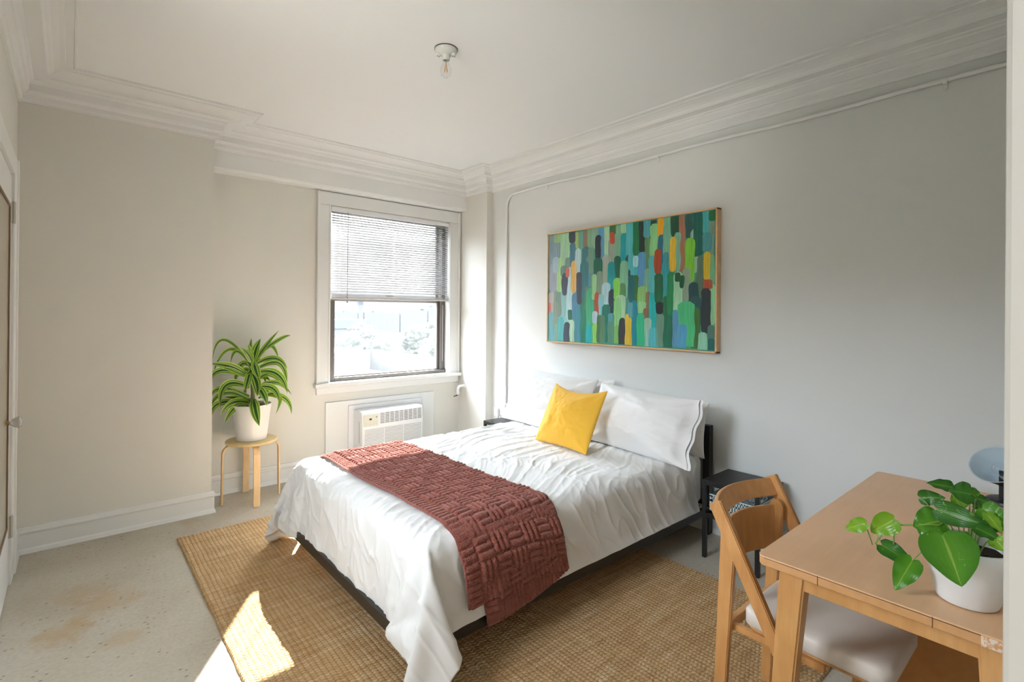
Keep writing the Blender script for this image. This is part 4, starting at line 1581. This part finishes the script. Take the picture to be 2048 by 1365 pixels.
def throw_mesh(name, x_far, x_near, x_hem, zhem, yfar_z, off, na, ns, parent, root, s_from=None, spread=0.0):
    # centre path for each a: list of points, resampled by arc length
    W_ = .56
    rows = []
    for i in range(na):
        u = i / (na - 1)
        xf = x_far[0] + (x_far[1] - x_far[0]) * u
        xn = x_near[0] + (x_near[1] - x_near[0]) * u
        xh = x_hem[0] + (x_hem[1] - x_hem[0]) * u
        zh = zhem(u)
        pts = []
        if s_from is None:
            for z in np.linspace(yfar_z, .40, 6):
                y = side_y(xf, z, True)
                pts.append(Vector((xf, (y or 3.17), z)))
            ys = np.linspace(3.08, 1.70, 70)
        else:
            ys = np.linspace(s_from, 1.70, 30)
        for y in ys:
            t = (3.08 - y) / 1.38
            x = xf + (xn - xf) * t + .006 * math.sin(y * 7 + u * 2)
            pts.append(Vector((x, y, top_z(x, y))))
        for z in np.linspace(.44, zh, 16):
            t = (.5 - z) / (.5 - .18)
            x = xn + (xh - xn) * max(0, t) ** 1.2
            y = side_y(x, z)
            lim = 1.625
            if y is None or y > lim:
                y = lim
            pts.append(Vector((x, y - spread * max(0, t), z)))
        # smooth
        for _ in range(5):
            q = [pts[0]] + [(pts[k - 1] + pts[k] * 2 + pts[k + 1]) / 4 for k in range(1, len(pts) - 1)] + [pts[-1]]
            pts = q
        # resample
        d = [0]
        for k in range(1, len(pts)):
            d.append(d[-1] + (pts[k] - pts[k - 1]).length)
        L_ = d[-1]
        res = []
        P = np.array(pts)
        tt = np.linspace(0, L_, ns)
        R = np.stack([np.interp(tt, d, P[:, c]) for c in range(3)], 1)
        rows.append((R, L_))
    G = np.stack([r[0] for r in rows], 0)
    # smooth across
    for _ in range(6):
        G[1:-1] = (G[:-2] + 2 * G[1:-1] + G[2:]) / 4
    du = np.gradient(G, axis=0); ds = np.gradient(G, axis=1)
    N_ = np.cross(ds, du)
    N_ /= np.linalg.norm(N_, axis=2)[..., None] + 1e-9
    if N_[na // 2, ns // 3][2] < 0:
        N_ = -N_
    # lift above the duvet
    push = np.zeros((na, ns))
    Lm = float(np.mean([r[1] for r in rows]))
    verts = []
    for i in range(na):
        for j in range(ns):
            p = Vector(G[i, j]); n = Vector(N_[i, j])
            a = i / (na - 1) * W_
            s = j / (ns - 1) * Lm
            h = knit_height(a, s, W_, Lm)
            if i in (0, na - 1) or j in (0, ns - 1):
                h *= .2
            jit = .0012 * noise.noise(Vector((a * 120, s * 120, 2)))
            q = p + n * (off + h + jit)
            nr = bv_d.find_nearest(q)
            if nr[0] is not None:
                sd = (q - nr[0]).dot(nr[1] if nr[1].dot(n) > 0 else -nr[1])
                if sd < off * .6 and nr[3] < .03:
                    q = q + n * (off * .6 - sd) * .8
            verts.append(q)
    b = new_bm()
    VV = [b.verts.new(v) for v in verts]
    LU = b.loops.layers.uv.verify()
    for i in range(na - 1):
        for j in range(ns - 1):
            f = b.faces.new((VV[i * ns + j], VV[i * ns + j + 1], VV[(i + 1) * ns + j + 1], VV[(i + 1) * ns + j]))
            f.smooth = True
            for lp, (q, w) in zip(f.loops, ((i, j), (i, j + 1), (i + 1, j + 1), (i + 1, j))):
                lp[LU].uv = (q / (na - 1) * .4, w / (ns - 1))
    bmesh.ops.recalc_face_normals(b, faces=list(b.faces))
    o = finish(name, b, M_knit, parent)
    if root is not None:
        rel(o, root)
    m = o.modifiers.new('t', 'SOLIDIFY'); m.thickness = .006; m.offset = -1 if N_[na // 2, ns // 3][2] > 0 else 1
    return o


throw = thing('throw_blanket', 'rust knitted throw blanket laid across the foot of the bed', 'blanket', (1.42, 2.3, .56))
throw_mesh('front_layer', (1.135, 1.665), (1.150, 1.700), (1.195, 1.768), lambda u: .245 + .022 * math.sin(PI * u) - .018 * u, .40, .010, 190, 640, throw, throw)
throw_mesh('folded_layer', (1.20, 1.70), (1.215, 1.705), (1.275, 1.765), lambda u: .140 + .085 * u ** 1.6, .30, .0045, 140, 190, throw, throw, s_from=1.85)


# ------------------------------------------------------------------ pillows
def pillow(name, label, W_, H_, T_, base, lean, yaw_, seed, mat, cat='pillow', pinch=.06, flap=0.0, n=54, wr=1.0, roll_=0.0, sag=0.0, group=None, piping=False, power=2.6):
    """local: X width, Y height, Z thickness; base = centre of the bottom edge; leans back by lean degrees"""
    rnd = random.Random(seed)
    fo_ = [(rnd.uniform(-1, 1), rnd.uniform(-1, 1), rnd.uniform(0, PI), rnd.uniform(.5, 1)) for _ in range(7)]

    def surf(sg):
        def f(u, v):
            x, y = u * 2 - 1, v * 2 - 1
            th = (max(0, 1 - abs(x) ** power) * max(0, 1 - abs(y) ** power)) ** .5
            bulge = .5 + .5 * (1 - x * x) * (1 - y * y)
            X = x * W_ / 2 * (1 - pinch * (1 - abs(y) ** 2.2))
            Y = y * H_ / 2 * (1 - pinch * 1.1 * (1 - abs(x) ** 2.2)) - (sag * (1 - x * x) if y > 0 else 0) * y
            z = sg * T_ / 2 * th * bulge
            e = min(1, 3.0 * min(1 - abs(x), 1 - abs(y)))
            # creases pulling from the corners and seams
            r_ = math.hypot(abs(x) - 1, abs(y) - 1)
            ang = math.atan2(1 - abs(y), 1 - abs(x))
            pull = math.sin(ang * 9 + seed + (1.7 if x > 0 else 0) + (.9 if y > 0 else 0)) * math.exp(-r_ * 2.0) * min(1, r_ * 5) * .017
            w = 0
            for (cx, cy, a, k) in fo_:
                dx, dy = x - cx * .6, y - cy * .6
                uu = dx * math.cos(a) + dy * math.sin(a); v2 = -dx * math.sin(a) + dy * math.cos(a)
                w += k * .010 * math.exp(-(v2 * 9) ** 2) * math.exp(-(uu * 1.6) ** 2)
            nz = .008 * noise.noise(Vector((x * 2.6, y * 2.2, seed + sg))) + .0055 * noise.noise(Vector((x * 9, y * 7, seed * 2 + sg)))
            z += sg * e * ((pull + w) * wr + nz)
            if flap and x > 1 - flap:
                t = (x - (1 - flap)) / flap
                t = min(1.0, t); z = z * (1 - t) ** .5 * (1 - .75 * t) + sg * .0025 * t + .016 * t * math.sin(y * 6 + seed)
                X += .012 * t * math.sin(y * 8 + seed) + (.02 * t if sg < 0 else 0)
            return Vector((X, Y, z))
        return f
    b = new_bm()
    A = grid(b, surf(1), n, n)
    g2 = surf(-1)
    Bv = [[None] * n for _ in range(n)]
    for i in range(n):
        for j in range(n):
            if (i in (0, n - 1) or j in (0, n - 1)) and not (flap and i == n - 1):
                Bv[i][j] = A[i][j]
            else:
                Bv[i][j] = b.verts.new(g2(i / (n - 1), j / (n - 1)))
    for i in range(n - 1):
        for j in range(n - 1):
            q = []
            for c in (Bv[i][j], Bv[i][j + 1], Bv[i + 1][j + 1], Bv[i + 1][j]):
                if c not in q:
                    q.append(c)
            if len(q) >= 3:
                try:
                    b.faces.new(q).smooth = True
                except ValueError:
                    pass
    bmesh.ops.recalc_face_normals(b, faces=list(b.faces))
    # stand up: local Y -> world up leaning toward +x, local X -> world -y (right side of the picture)
    la = math.radians(lean)
    upv = Vector((math.sin(la), 0, math.cos(la)))
    xv = Vector((0, -1, 0))
    zv = Vector((-math.cos(la), 0, math.sin(la)))
    M = Matrix(((xv.x, upv.x, zv.x), (xv.y, upv.y, zv.y), (xv.z, upv.z, zv.z)))
    M = Matrix.Rotation(math.radians(yaw_), 3, 'Z') @ M @ Matrix.Rotation(math.radians(roll_), 3, 'Z')
    for v in b.verts:
        v.co = M @ Vector((v.co.x, v.co.y + H_ / 2, v.co.z))
    o = finish(name, b, mat)
    o.location = base
    m = o.modifiers.new('s', 'SUBSURF'); m.levels = m.render_levels = 1
    return tag(o, label, cat, group)



pillow('bed_pillow', 'white bed pillow mostly hidden behind the left front pillow against the headboard', .72, .395, .15, (2.965, 2.70, .535), 12, 0, 11, M_pillow)
pillow('bed_pillow', 'white bed pillow mostly hidden behind the right front pillow near the nightstand', .74, .35, .17, (2.965, 1.965, .515), 10, 0, 12, M_pillow)
pillow('bed_pillow', 'left front white bed pillow behind the mustard cushion', .80, .48, .22, (2.70, 2.83, .53), 30, 4, 21, M_pillow, roll_=-3, flap=0, sag=.015, pinch=.03, power=3.2)
pillow('bed_pillow', 'right front white bed pillow with open pillowcase end', .80, .415, .25, (2.67, 1.95, .535), 24, -3, 22, M_pillow, flap=.17, roll_=-1.5, pinch=.03, power=3.2)
pillow('throw_cushion', 'mustard yellow square cushion propped on the white pillows', .485, .43, .20, (2.40, 2.30, .540), 28, -3, 31, M_yellow, 'cushion', pinch=.045, wr=.45, roll_=0.5, sag=.035, power=2.8)

# ------------------------------------------------------------------ nightstands
def nightstand(y0, y1, label):
    t = thing('nightstand', label, 'nightstand', (2.945, (y0 + y1) / 2, 0))
    x0, x1, h, w = 2.790, 3.105, .450, .022
    part('top', M_black, t, t, (x0, y0, h - .006, x1, y1, h), bev=.001)
    part('top_frame', M_black, t, t, (x0, y0, h - .028, x1, y0 + w, h - .006), (x0, y1 - w, h - .028, x1, y1, h - .006),
         (x0, y0 + w, h - .028, x0 + w, y1 - w, h - .006), (x1 - w, y0 + w, h - .028, x1, y1 - w, h - .006), bev=.001)
    for x in (x0, x1 - w):
        for y in (y0, y1 - w):
            part('leg', M_black, t, t, (x, y, 0, x + w, y + w, h - .028), bev=.001)
    part('shelf', M_black, t, t, (x0 + w, y0, .238, x1 - w, y0 + w, .26), (x0 + w, y1 - w, .238, x1 - w, y1, .26),
         (x0, y0 + w, .238, x0 + w, y1 - w, .26), (x1 - w, y0 + w, .238, x1, y1 - w, .26), (x0 + w, y0 + w, .250, x1 - w, y1 - w, .256), bev=.001)
    return t


nightstand(1.195, 1.520, 'black metal nightstand with a crate on its shelf between bed and desk')
nightstand(3.275, 3.600, 'black metal nightstand in the corner on the window side of the bed')

M_crate = plain('pale_blue_plastic', (.50, .62, .64), .45)
crate = thing('storage_crate', 'pale blue slotted plastic crate on the shelf of the nightstand', 'crate', (2.95, 1.36, .257))
b = new_bm()
cx0, cx1, cy0, cy1, cz0, cz1 = 2.825, 3.075, 1.225, 1.490, .257, .368
box(b, cx0, cy0, cz0, cx1, cy1, cz0 + .006, .001)


def slotted(bm, p0, p1, z0, z1, nsl, th=.005):
    p0, p1 = Vector(p0), Vector(p1)
    d = (p1 - p0); L_ = d.length; d.normalize(); n_ = Vector((-d.y, d.x, 0)) * th / 2

    def bx(a, c, zz0, zz1):
        A = p0 + d * a; B = p0 + d * c
        lo = [min(A.x, B.x) - abs(n_.x), min(A.y, B.y) - abs(n_.y)]
        hi = [max(A.x, B.x) + abs(n_.x), max(A.y, B.y) + abs(n_.y)]
        box(bm, lo[0], lo[1], zz0, hi[0], hi[1], zz1)
    hts = np.linspace(z0, z1, 4)
    for k in range(4):
        hh = .010 if k in (1, 2) else .016
        zz = min(max(hts[k] - hh / 2, z0), z1 - hh)
        bx(0, L_, zz, zz + hh)
    for k in range(nsl + 1):
        q = L_ * k / nsl
        w = .0045 if 0 < k < nsl else .016
        bx(max(0, q - w), min(L_, q + w), z0, z1)


slotted(b, (cx0, cy0, 0), (cx0, cy1, 0), cz0, cz1, 17)
slotted(b, (cx1, cy0, 0), (cx1, cy1, 0), cz0, cz1, 17)
slotted(b, (cx0, cy0, 0), (cx1, cy0, 0), cz0, cz1, 15)
slotted(b, (cx0, cy1, 0), (cx1, cy1, 0), cz0, cz1, 15)
rel(finish('crate_body', b, M_crate, crate), crate)
b = new_bm()
box(b, cx0 - .004, cy0 - .003, cz1 - .008, cx0 + .004, cy1 + .003, cz1, .001); box(b, cx1 - .004, cy0 - .003, cz1 - .008, cx1 + .004, cy1 + .003, cz1, .001)
box(b, cx0 + .004, cy0 - .003, cz1 - .008, cx1 - .004, cy0 + .004, cz1, .001); box(b, cx0 + .004, cy1 - .004, cz1 - .008, cx1 - .004, cy1 + .003, cz1, .001)
rel(finish('rim', b, M_crate, crate), crate)

# ------------------------------------------------------------------ desk
desk = thing('desk', 'light wood desk with drop-leaf seams beside the doorway', 'desk', (2.05, .35, 0))
TX0, TX1, TY0, TY1, TZ = 1.462, 2.640, .090, .632, .740
b = new_bm(); prism(b, rrect(TX0, TY0, TX1, TY1, .022), TZ - .0045, TZ, .0012); rel(finish('tabletop', b, M_table, desk), desk)
b = new_bm(); prism(b, rrect(TX0 + .0005, TY0 + .0005, TX1 - .0005, TY1 - .0005, .0215), TZ - .027, TZ - .0046, .003); rel(finish('edge_band', b, M_edge, desk), desk)
b = new_bm()
for y in (.478, .246):
    box(b, TX0 - .0006, y - .0006, TZ - .027, TX0 + .003, y + .0006, TZ - .002)
box(b, TX0 - .0004, TY0 + .02, TZ - .0055, TX0 + .002, TY1 - .02, TZ - .0045)
rel(finish('leaf_seam', b, plain('seam_dark', (.10, .045, .015), .8), desk), desk)  # dark joint lines along the front edge
b = new_bm()
box(b, TX0 - .0009, .095, TZ - .026, TX0 + .002, .165, TZ - .004)
kc = NM('chipped_edge'); vv_ = kc.coords()
cc = kc.ramp(kc.noise(vv_, 90, 5, .7), [(.42, (0.60, 0.31, 0.13)), (.52, (.72, .60, .50))])
kc.l(cc, kc.b.inputs['Base Color']); kc.b.inputs['Roughness'].default_value = .8
rel(finish('worn_edge', b, kc.m, desk), desk)
for (x, y, dx, dy) in ((TX0 + .075, TY1 - .075, -.030, .045), (TX0 + .075, TY0 + .055, -.030, -.03), (TX1 - .075, TY1 - .075, .030, .045), (TX1 - .075, TY0 + .055, .030, -.03)):
    b = new_bm()
    t = new_bm()
    bmesh.ops.create_cube(t, size=1)
    for v in t.verts:
        s = .058 if v.co.z > 0 else .040
        v.co = Vector((x + (0 if v.co.z > 0 else dx) + v.co.x * s * .95, y + (0 if v.co.z > 0 else dy) + v.co.y * s * 1.15, TZ - .028 if v.co.z > 0 else (GZ if x < 2.5 and y > .6 else .0)))
    bmesh.ops.bevel(t, geom=list(t.edges), offset=.005, segments=3, affect='EDGES')
    merge(b, t)
    rel(finish('leg', b, M_leg, desk), desk)
AZ = TZ - .082
part('apron', M_leg, desk, desk, (TX0 + .052, TY0 + .08, AZ, TX0 + .070, TY1 - .10, TZ - .028))
part('apron', M_leg, desk, desk, (TX1 - .070, TY0 + .08, AZ, TX1 - .052, TY1 - .10, TZ - .028))
part('apron', M_leg, desk, desk, (TX0 + .10, TY1 - .075, AZ, TX1 - .10, TY1 - .057, TZ - .028))
part('gate_panel', M_panel, desk, desk, (2.104, TY0 + .03, .05, 2.122, .575, TZ - .030))

# ------------------------------------------------------------------ folding chair
chair = thing('folding_chair', 'wooden folding chair with cream vinyl seat pushed under the desk', 'chair', (1.84, .62, 0))
M_vinyl = plain('cream_vinyl', (.70, .64, .57), .38, bumps=(300, .08, .001))


def slat_bar(y0, z0, y1, z1, xc, w, th, name, round_top=True, floor=.0, taper=1.0):
    """flat bar in the plane x=xc from (y0,z0) top to (y1,z1) bottom with rounded top"""
    b = new_bm()
    d = Vector((y1 - y0, z1 - z0)); L_ = d.length; d.normalize(); n_ = Vector((-d.y, d.x))
    pts = []
    if round_top:
        for k in range(9):
            a = PI * k / 8
            pts.append(Vector((y0, z0)) + d * (w / 2 * (1 - math.sin(a))) + n_ * (w / 2 * math.cos(a)))
    else:
        pts += [Vector((y0, z0)) + n_ * w / 2, Vector((y0, z0)) - n_ * w / 2]
    # foot cut level with the floor
    for s in (-1, 1):
        q = Vector((y1, z1)) + n_ * (s * w / 2 * taper)
        t = (floor - q.y) / d.y
        pts.append(q + d * t)
    A = [b.verts.new((xc - th / 2, p.x, p.y)) for p in pts]; B = [b.verts.new((xc + th / 2, p.x, p.y)) for p in pts]
    b.faces.new(A); b.faces.new(B[::-1])
    m_ = len(pts)
    for k in range(m_):
        b.faces.new((A[k], B[k], B[(k + 1) % m_], A[(k + 1) % m_]))
    bmesh.ops.recalc_face_normals(b, faces=list(b.faces))
    bmesh.ops.bevel(b, geom=list(b.edges), offset=.003, segments=2, affect='EDGES')
    return rel(finish(name, b, M_beech, chair), chair)


XLc, XRc = 1.622, 2.050
for xa, s in ((XLc, 1), (XRc, -1)):
    slat_bar(.835, .790, .430, .0, xa, .046, .024, 'back_upright', False, 0.0, .8)
    slat_bar(.800, .715, .835, .0, xa + s * .027, .050, .024, 'rear_leg', True, GZ if s > 0 else GZ, .72)


def curved_rail(name, x0, x1, yz_bot, yz_top, bow, th, arch=0.0):
    b = new_bm(); n = 20
    rg = []
    for k in range(n + 1):
        t = k / n; x = x0 + (x1 - x0) * t; o = bow * 4 * t * (1 - t)
        lo = Vector((yz_bot[0] + o, yz_bot[1] + (arch * .6) * 4 * t * (1 - t))); hi = Vector((yz_top[0] + o, yz_top[1] + arch * 4 * t * (1 - t)))
        d = (hi - lo).normalized(); nn = Vector((d.y, -d.x)) * th / 2
        rg.append([b.verts.new((x, *(p))) for p in (lo - nn, lo + nn, hi + nn, hi - nn)])
    for A, B in zip(rg, rg[1:]):
        for q in range(4):
            b.faces.new((A[q], A[(q + 1) % 4], B[(q + 1) % 4], B[q]))
    b.faces.new(rg[0][::-1]); b.faces.new(rg[-1])
    bmesh.ops.recalc_face_normals(b, faces=list(b.faces))
    o_ = rel(finish(name, b, M_beech, chair, True, 40), chair)
    m = o_.modifiers.new('b', 'BEVEL'); m.width = .003; m.segments = 3; m.limit_method = 'ANGLE'
    return o_


curved_rail('top_rail', XLc + .010, XRc - .010, (.808, .722), (.838, .782), .060, .016, .0)
curved_rail('backrest', XLc + .030, XRc - .030, (.800, .535), (.806, .695), .060, .012, .0)
b = new_bm()
sx0, sx1, sy0, sy1 = 1.668, 2.005, .365, .770
pad = rrect(sx0, sy0, sx1, sy1, .045, 8)
t = new_bm()
rings = []
for inset, z in ((.010, .396), (.0, .404), (.0, .440), (.004, .448), (.014, .454), (.045, .458)):
    cx_, cy_ = (sx0 + sx1) / 2, (sy0 + sy1) / 2
    fx = 1 - inset / ((sx1 - sx0) / 2); fy = 1 - inset / ((sy1 - sy0) / 2)
    rings.append([b.verts.new((cx_ + (x - cx_) * fx, cy_ + (y - cy_) * fy, z)) for x, y in pad])
m_ = len(pad)
for A, B in zip(rings, rings[1:]):
    for k in range(m_):
        b.faces.new((A[k], A[(k + 1) % m_], B[(k + 1) % m_], B[k])).smooth = True
b.faces.new(rings[0][::-1]); b.faces.new(rings[-1]).smooth = True
rel(finish('seat_pad', b, M_vinyl, chair, True), chair)
b = new_bm(); prism(b, rrect(sx0 + .008, sy0 + .01, sx1 - .008, sy1 - .01, .04), .388, .3965, .003); rel(finish('seat_board', b, M_beech, chair), chair)
part('seat_rail', M_beech, chair, chair, (sx0 - .004, sy0 + .16, .368, sx0 + .016, sy1 + .045, .388))
part('seat_rail', M_beech, chair, chair, (sx1 - .016, sy0 + .16, .368, sx1 + .004, sy1 + .045, .388))
part('stretcher', M_beech, chair, chair, (XLc, .508, .165, XRc, .530, .20))
part('stretcher', M_beech, chair, chair, (XLc + .02, .800, .362, XRc - .02, .822, .392))

# ------------------------------------------------------------------ pothos on the desk
PO = Vector((1.607, .207, TZ))
POTH = """-0.037 0.194 0.129 -0.027 0.246 0.095 0.037 2
-0.027 0.135 0.155 -0.027 0.187 0.104 0.057 2
-0.027 0.161 0.082 -0.047 0.09 0.063 0.046 0
-0.057 0.092 0.077 -0.107 0.116 0.014 0.054 1
0.003 0.049 0.171 -0.027 0.097 0.15 0.076 1
0.073 0.102 0.197 0.073 0.051 0.21 0.039 0
0.033 0.033 0.251 0.003 0.076 0.257 0.031 0
0.023 -0.002 0.246 0.003 0.033 0.249 0.053 0
0.033 -0.011 0.24 0.043 0.021 0.255 0.032 1
-0.007 0.054 0.2 -0.037 -0.042 0.197 0.054 0
-0.112 0.027 0.175 -0.147 -0.012 0.087 0.108 1
-0.007 -0.027 0.227 -0.027 -0.072 0.204 0.052 1
-0.047 -0.021 0.19 -0.057 -0.066 0.179 0.037 0
-0.057 -0.055 0.178 -0.077 -0.073 0.163 0.036 2
-0.027 -0.037 0.222 -0.047 -0.065 0.192 0.027 2
-0.007 0.069 0.137 -0.007 0.095 0.145 0.033 1
-0.037 -0.01 0.156 -0.047 0.02 0.161 0.027 1
0.073 -0.005 0.226 0.093 -0.03 0.215 0.027 0
0.023 0.013 0.209 0.033 0.033 0.234 0.034 2
0.053 -0.004 0.212 0.053 -0.025 0.213 0.018 0
0.013 0.041 0.17 0.013 0.024 0.189 0.022 1
0.003 -0.035 0.191 0.023 -0.072 0.216 0.052 0"""
poth = thing('potted_plant', 'trailing heart-leaf plant in white pot at the near end of the desk', 'plant', PO)
b = new_bm()
lathe(b, [(0, 0), (.052, 0), (.057, .003), (.0605, .012), (.0775, .104), (.0795, .106), (.0845, .134), (.0838, .137), (.0795, .137), (.0745, .106), (.070, .09), (0, .09)], n=64)
finish('pot', b, plain('white_matte_pot', (.80, .81, .82), .45), poth, True, 35)
b = new_bm()


def fs_(u, v):
    r = .0755 * u; a = v * 2 * PI
    p = Vector((r * math.cos(a), r * math.sin(a), .112))
    p.z += .006 * noise.noise(p * 60) + .003 * noise.noise(p * 220)
    return p


grid(b, fs_, 24, 64); finish('soil', b, M_soil, poth)
M_pothos = [leaf_mat('pothos_leaf_dark', (0.020, 0.125, 0.008), (0.045, 0.20, 0.012), (0.20, 0.38, 0.05), False),
            leaf_mat('pothos_leaf_mid', (0.050, 0.22, 0.008), (0.10, 0.32, 0.016), (0.30, 0.48, 0.08), False),
            leaf_mat('pothos_leaf_lime', (0.16, 0.37, 0.012), (0.23, 0.45, 0.025), (0.45, 0.62, 0.15), False)]
b = new_bm(); bs = new_bm()
for i, l in enumerate(POTH.strip().split('\n')):
    v = [float(q) for q in l.split()]
    p0, p1, w, kd = Vector(v[0:3]), Vector(v[3:6]), v[6], int(v[7])
    d = p1 - p0; L_ = d.length; d.normalize()
    view = (Vector((0, 0, CAMH)) - PO - (p0 + p1) / 2).normalized()
    rr = random.Random(i + 40)
    nrm = (view + Vector((rr.uniform(-.3, .3), rr.uniform(-.3, .3), rr.uniform(.0, .6)))).normalized()
    side = d.cross(nrm).normalized(); nrm = side.cross(d).normalized()
    fold = rr.uniform(.15, .35); droop = rr.uniform(.08, .2)

    def fl_(s, t):
        x = s * 2 - 1
        # heart-shaped outline
        wd = w / 2 * max(0.0, math.sin(PI * min(1, (t * .93 + .07)) ** .62)) ** .8 * (1 if t > .02 else .6)
        if t > .995:
            wd = .0004
        lobe = -.16 * L_ * (1 - t) ** 4 * abs(x) ** 1.2 * (1.6 - abs(x))
        bend = -droop * L_ * (t - .3) ** 2 * 1.2
        return p0 + d * (t * L_ + lobe) + side * (x * wd) + nrm * (abs(x) ** 1.2 * wd * fold * .8 + bend + .0022 * math.sin(t * 16 + i) * abs(x))
    grid(b, fl_, 11, 18, mi=kd)
    # petiole
    if p0.y < .13:
        root = Vector((max(-.05, min(.05, p0.x * .5)), max(-.05, min(.05, p0.y * .4)), .11))
        mid = (root + p0) / 2 + Vector((0, 0, .018))
        tube(bs, [root, (root * .5 + mid * .5) + Vector((0, 0, .006)), mid, (mid + p0) / 2 + Vector((0, 0, .004)), p0 + d * .002], .0014, 6)
bmesh.ops.recalc_face_normals(b, faces=[])
finish('foliage', b, M_pothos, poth, True)
VINES = [[(.02, .02, .112), (.003, .045, .150), (-.007, .061, .159), (-.017, .094, .152), (-.027, .121, .146), (-.027, .141, .132), (-.027, .158, .113), (-.027, .168, .096), (-.027, .175, .081), (-.027, .168, .075), (-.027, .159, .076)],
         [(-.027, .137, .151), (-.027, .136, .124), (-.027, .136, .096), (-.02, .14, .085)],
         [(-.037, .194, .129), (-.027, .19, .102), (-.027, .181, .075)],
         [(-.017, .094, .152), (-.016, .07, .160), (-.01, .05, .163), (.0, .044, .168), (.003, .049, .171)],
         [(-.027, .121, .146), (-.027, .128, .150), (-.027, .136, .155)]]
for vn in VINES:
    tube(bs, vn, .0021 if len(vn) > 5 else .0016, 7)
for q in VINES[0][3:-1:2]:
    q = Vector(q); tube(bs, [q + Vector((0, -.003, 0)), q + Vector((0, .003, 0))], .0032, 7)
finish('vine', bs, plain('vine_green', (.20, .33, .07), .45), poth, True)

# ------------------------------------------------------------------ desk lamp
dl = thing('desk_lamp', 'black cone-shaded desk lamp tipped upward at the far end of the desk', 'lamp', (2.545, .215, TZ))
b = new_bm(); lathe(b, [(0, 0), (.062, 0), (.064, .003), (.062, .012), (.055, .016), (0, .017)], n=40); finish('base', b, M_black, dl, True, 40)
b = new_bm(); box(b, -.009, .009, .012, .003, .027, .115, .001); finish('post', b, M_black, dl)
axis = Vector((-.68, .25, .68)).normalized()
q_ = axis.to_track_quat('Z', 'Y').to_matrix().to_4x4()
apex = Vector((.022, .0, .066))
Ms = Matrix.Translation(apex) @ q_
b = new_bm(); t = new_bm()
lathe(t, [(0, 0), (.020, .0), (.024, .004), (.026, .030), (.040, .045), (.074, .118), (.0745, .120)], n=48)
merge(b, t, Ms); finish('lamp_shade', b, M_black, dl, True, 40)
b = new_bm(); t = new_bm()
lathe(t, [(0, .034), (.022, .034), (.0385, .047), (.0728, .119), (.0765, .1205), (.0765, .1185), (.0745, .1185)], n=48)
merge(b, t, Ms); finish('shade_lining', b, plain('pale_blue_enamel', (.50, .60, .66), .35), dl, True, 40)
b = new_bm(); t = new_bm()
lathe(t, [(.012, .034), (.013, .055), (.010, .062)], n=24)
merge(b, t, Ms); finish('bulb_socket', b, M_chrome, dl, True)
b = new_bm(); t = new_bm()
lathe(t, [(.011, .060), (.013, .066), (.021, .085), (.022, .095), (.016, .108), (0, .113)], n=24)
merge(b, t, Ms); finish('bulb', b, M_bulb, dl, True)
b = new_bm(); tube(b, [(-.003, .018, .092), (.008, .010, .090), (.022, .0, .075)], .006, 8); finish('hinge_arm', b, M_black, dl, True)
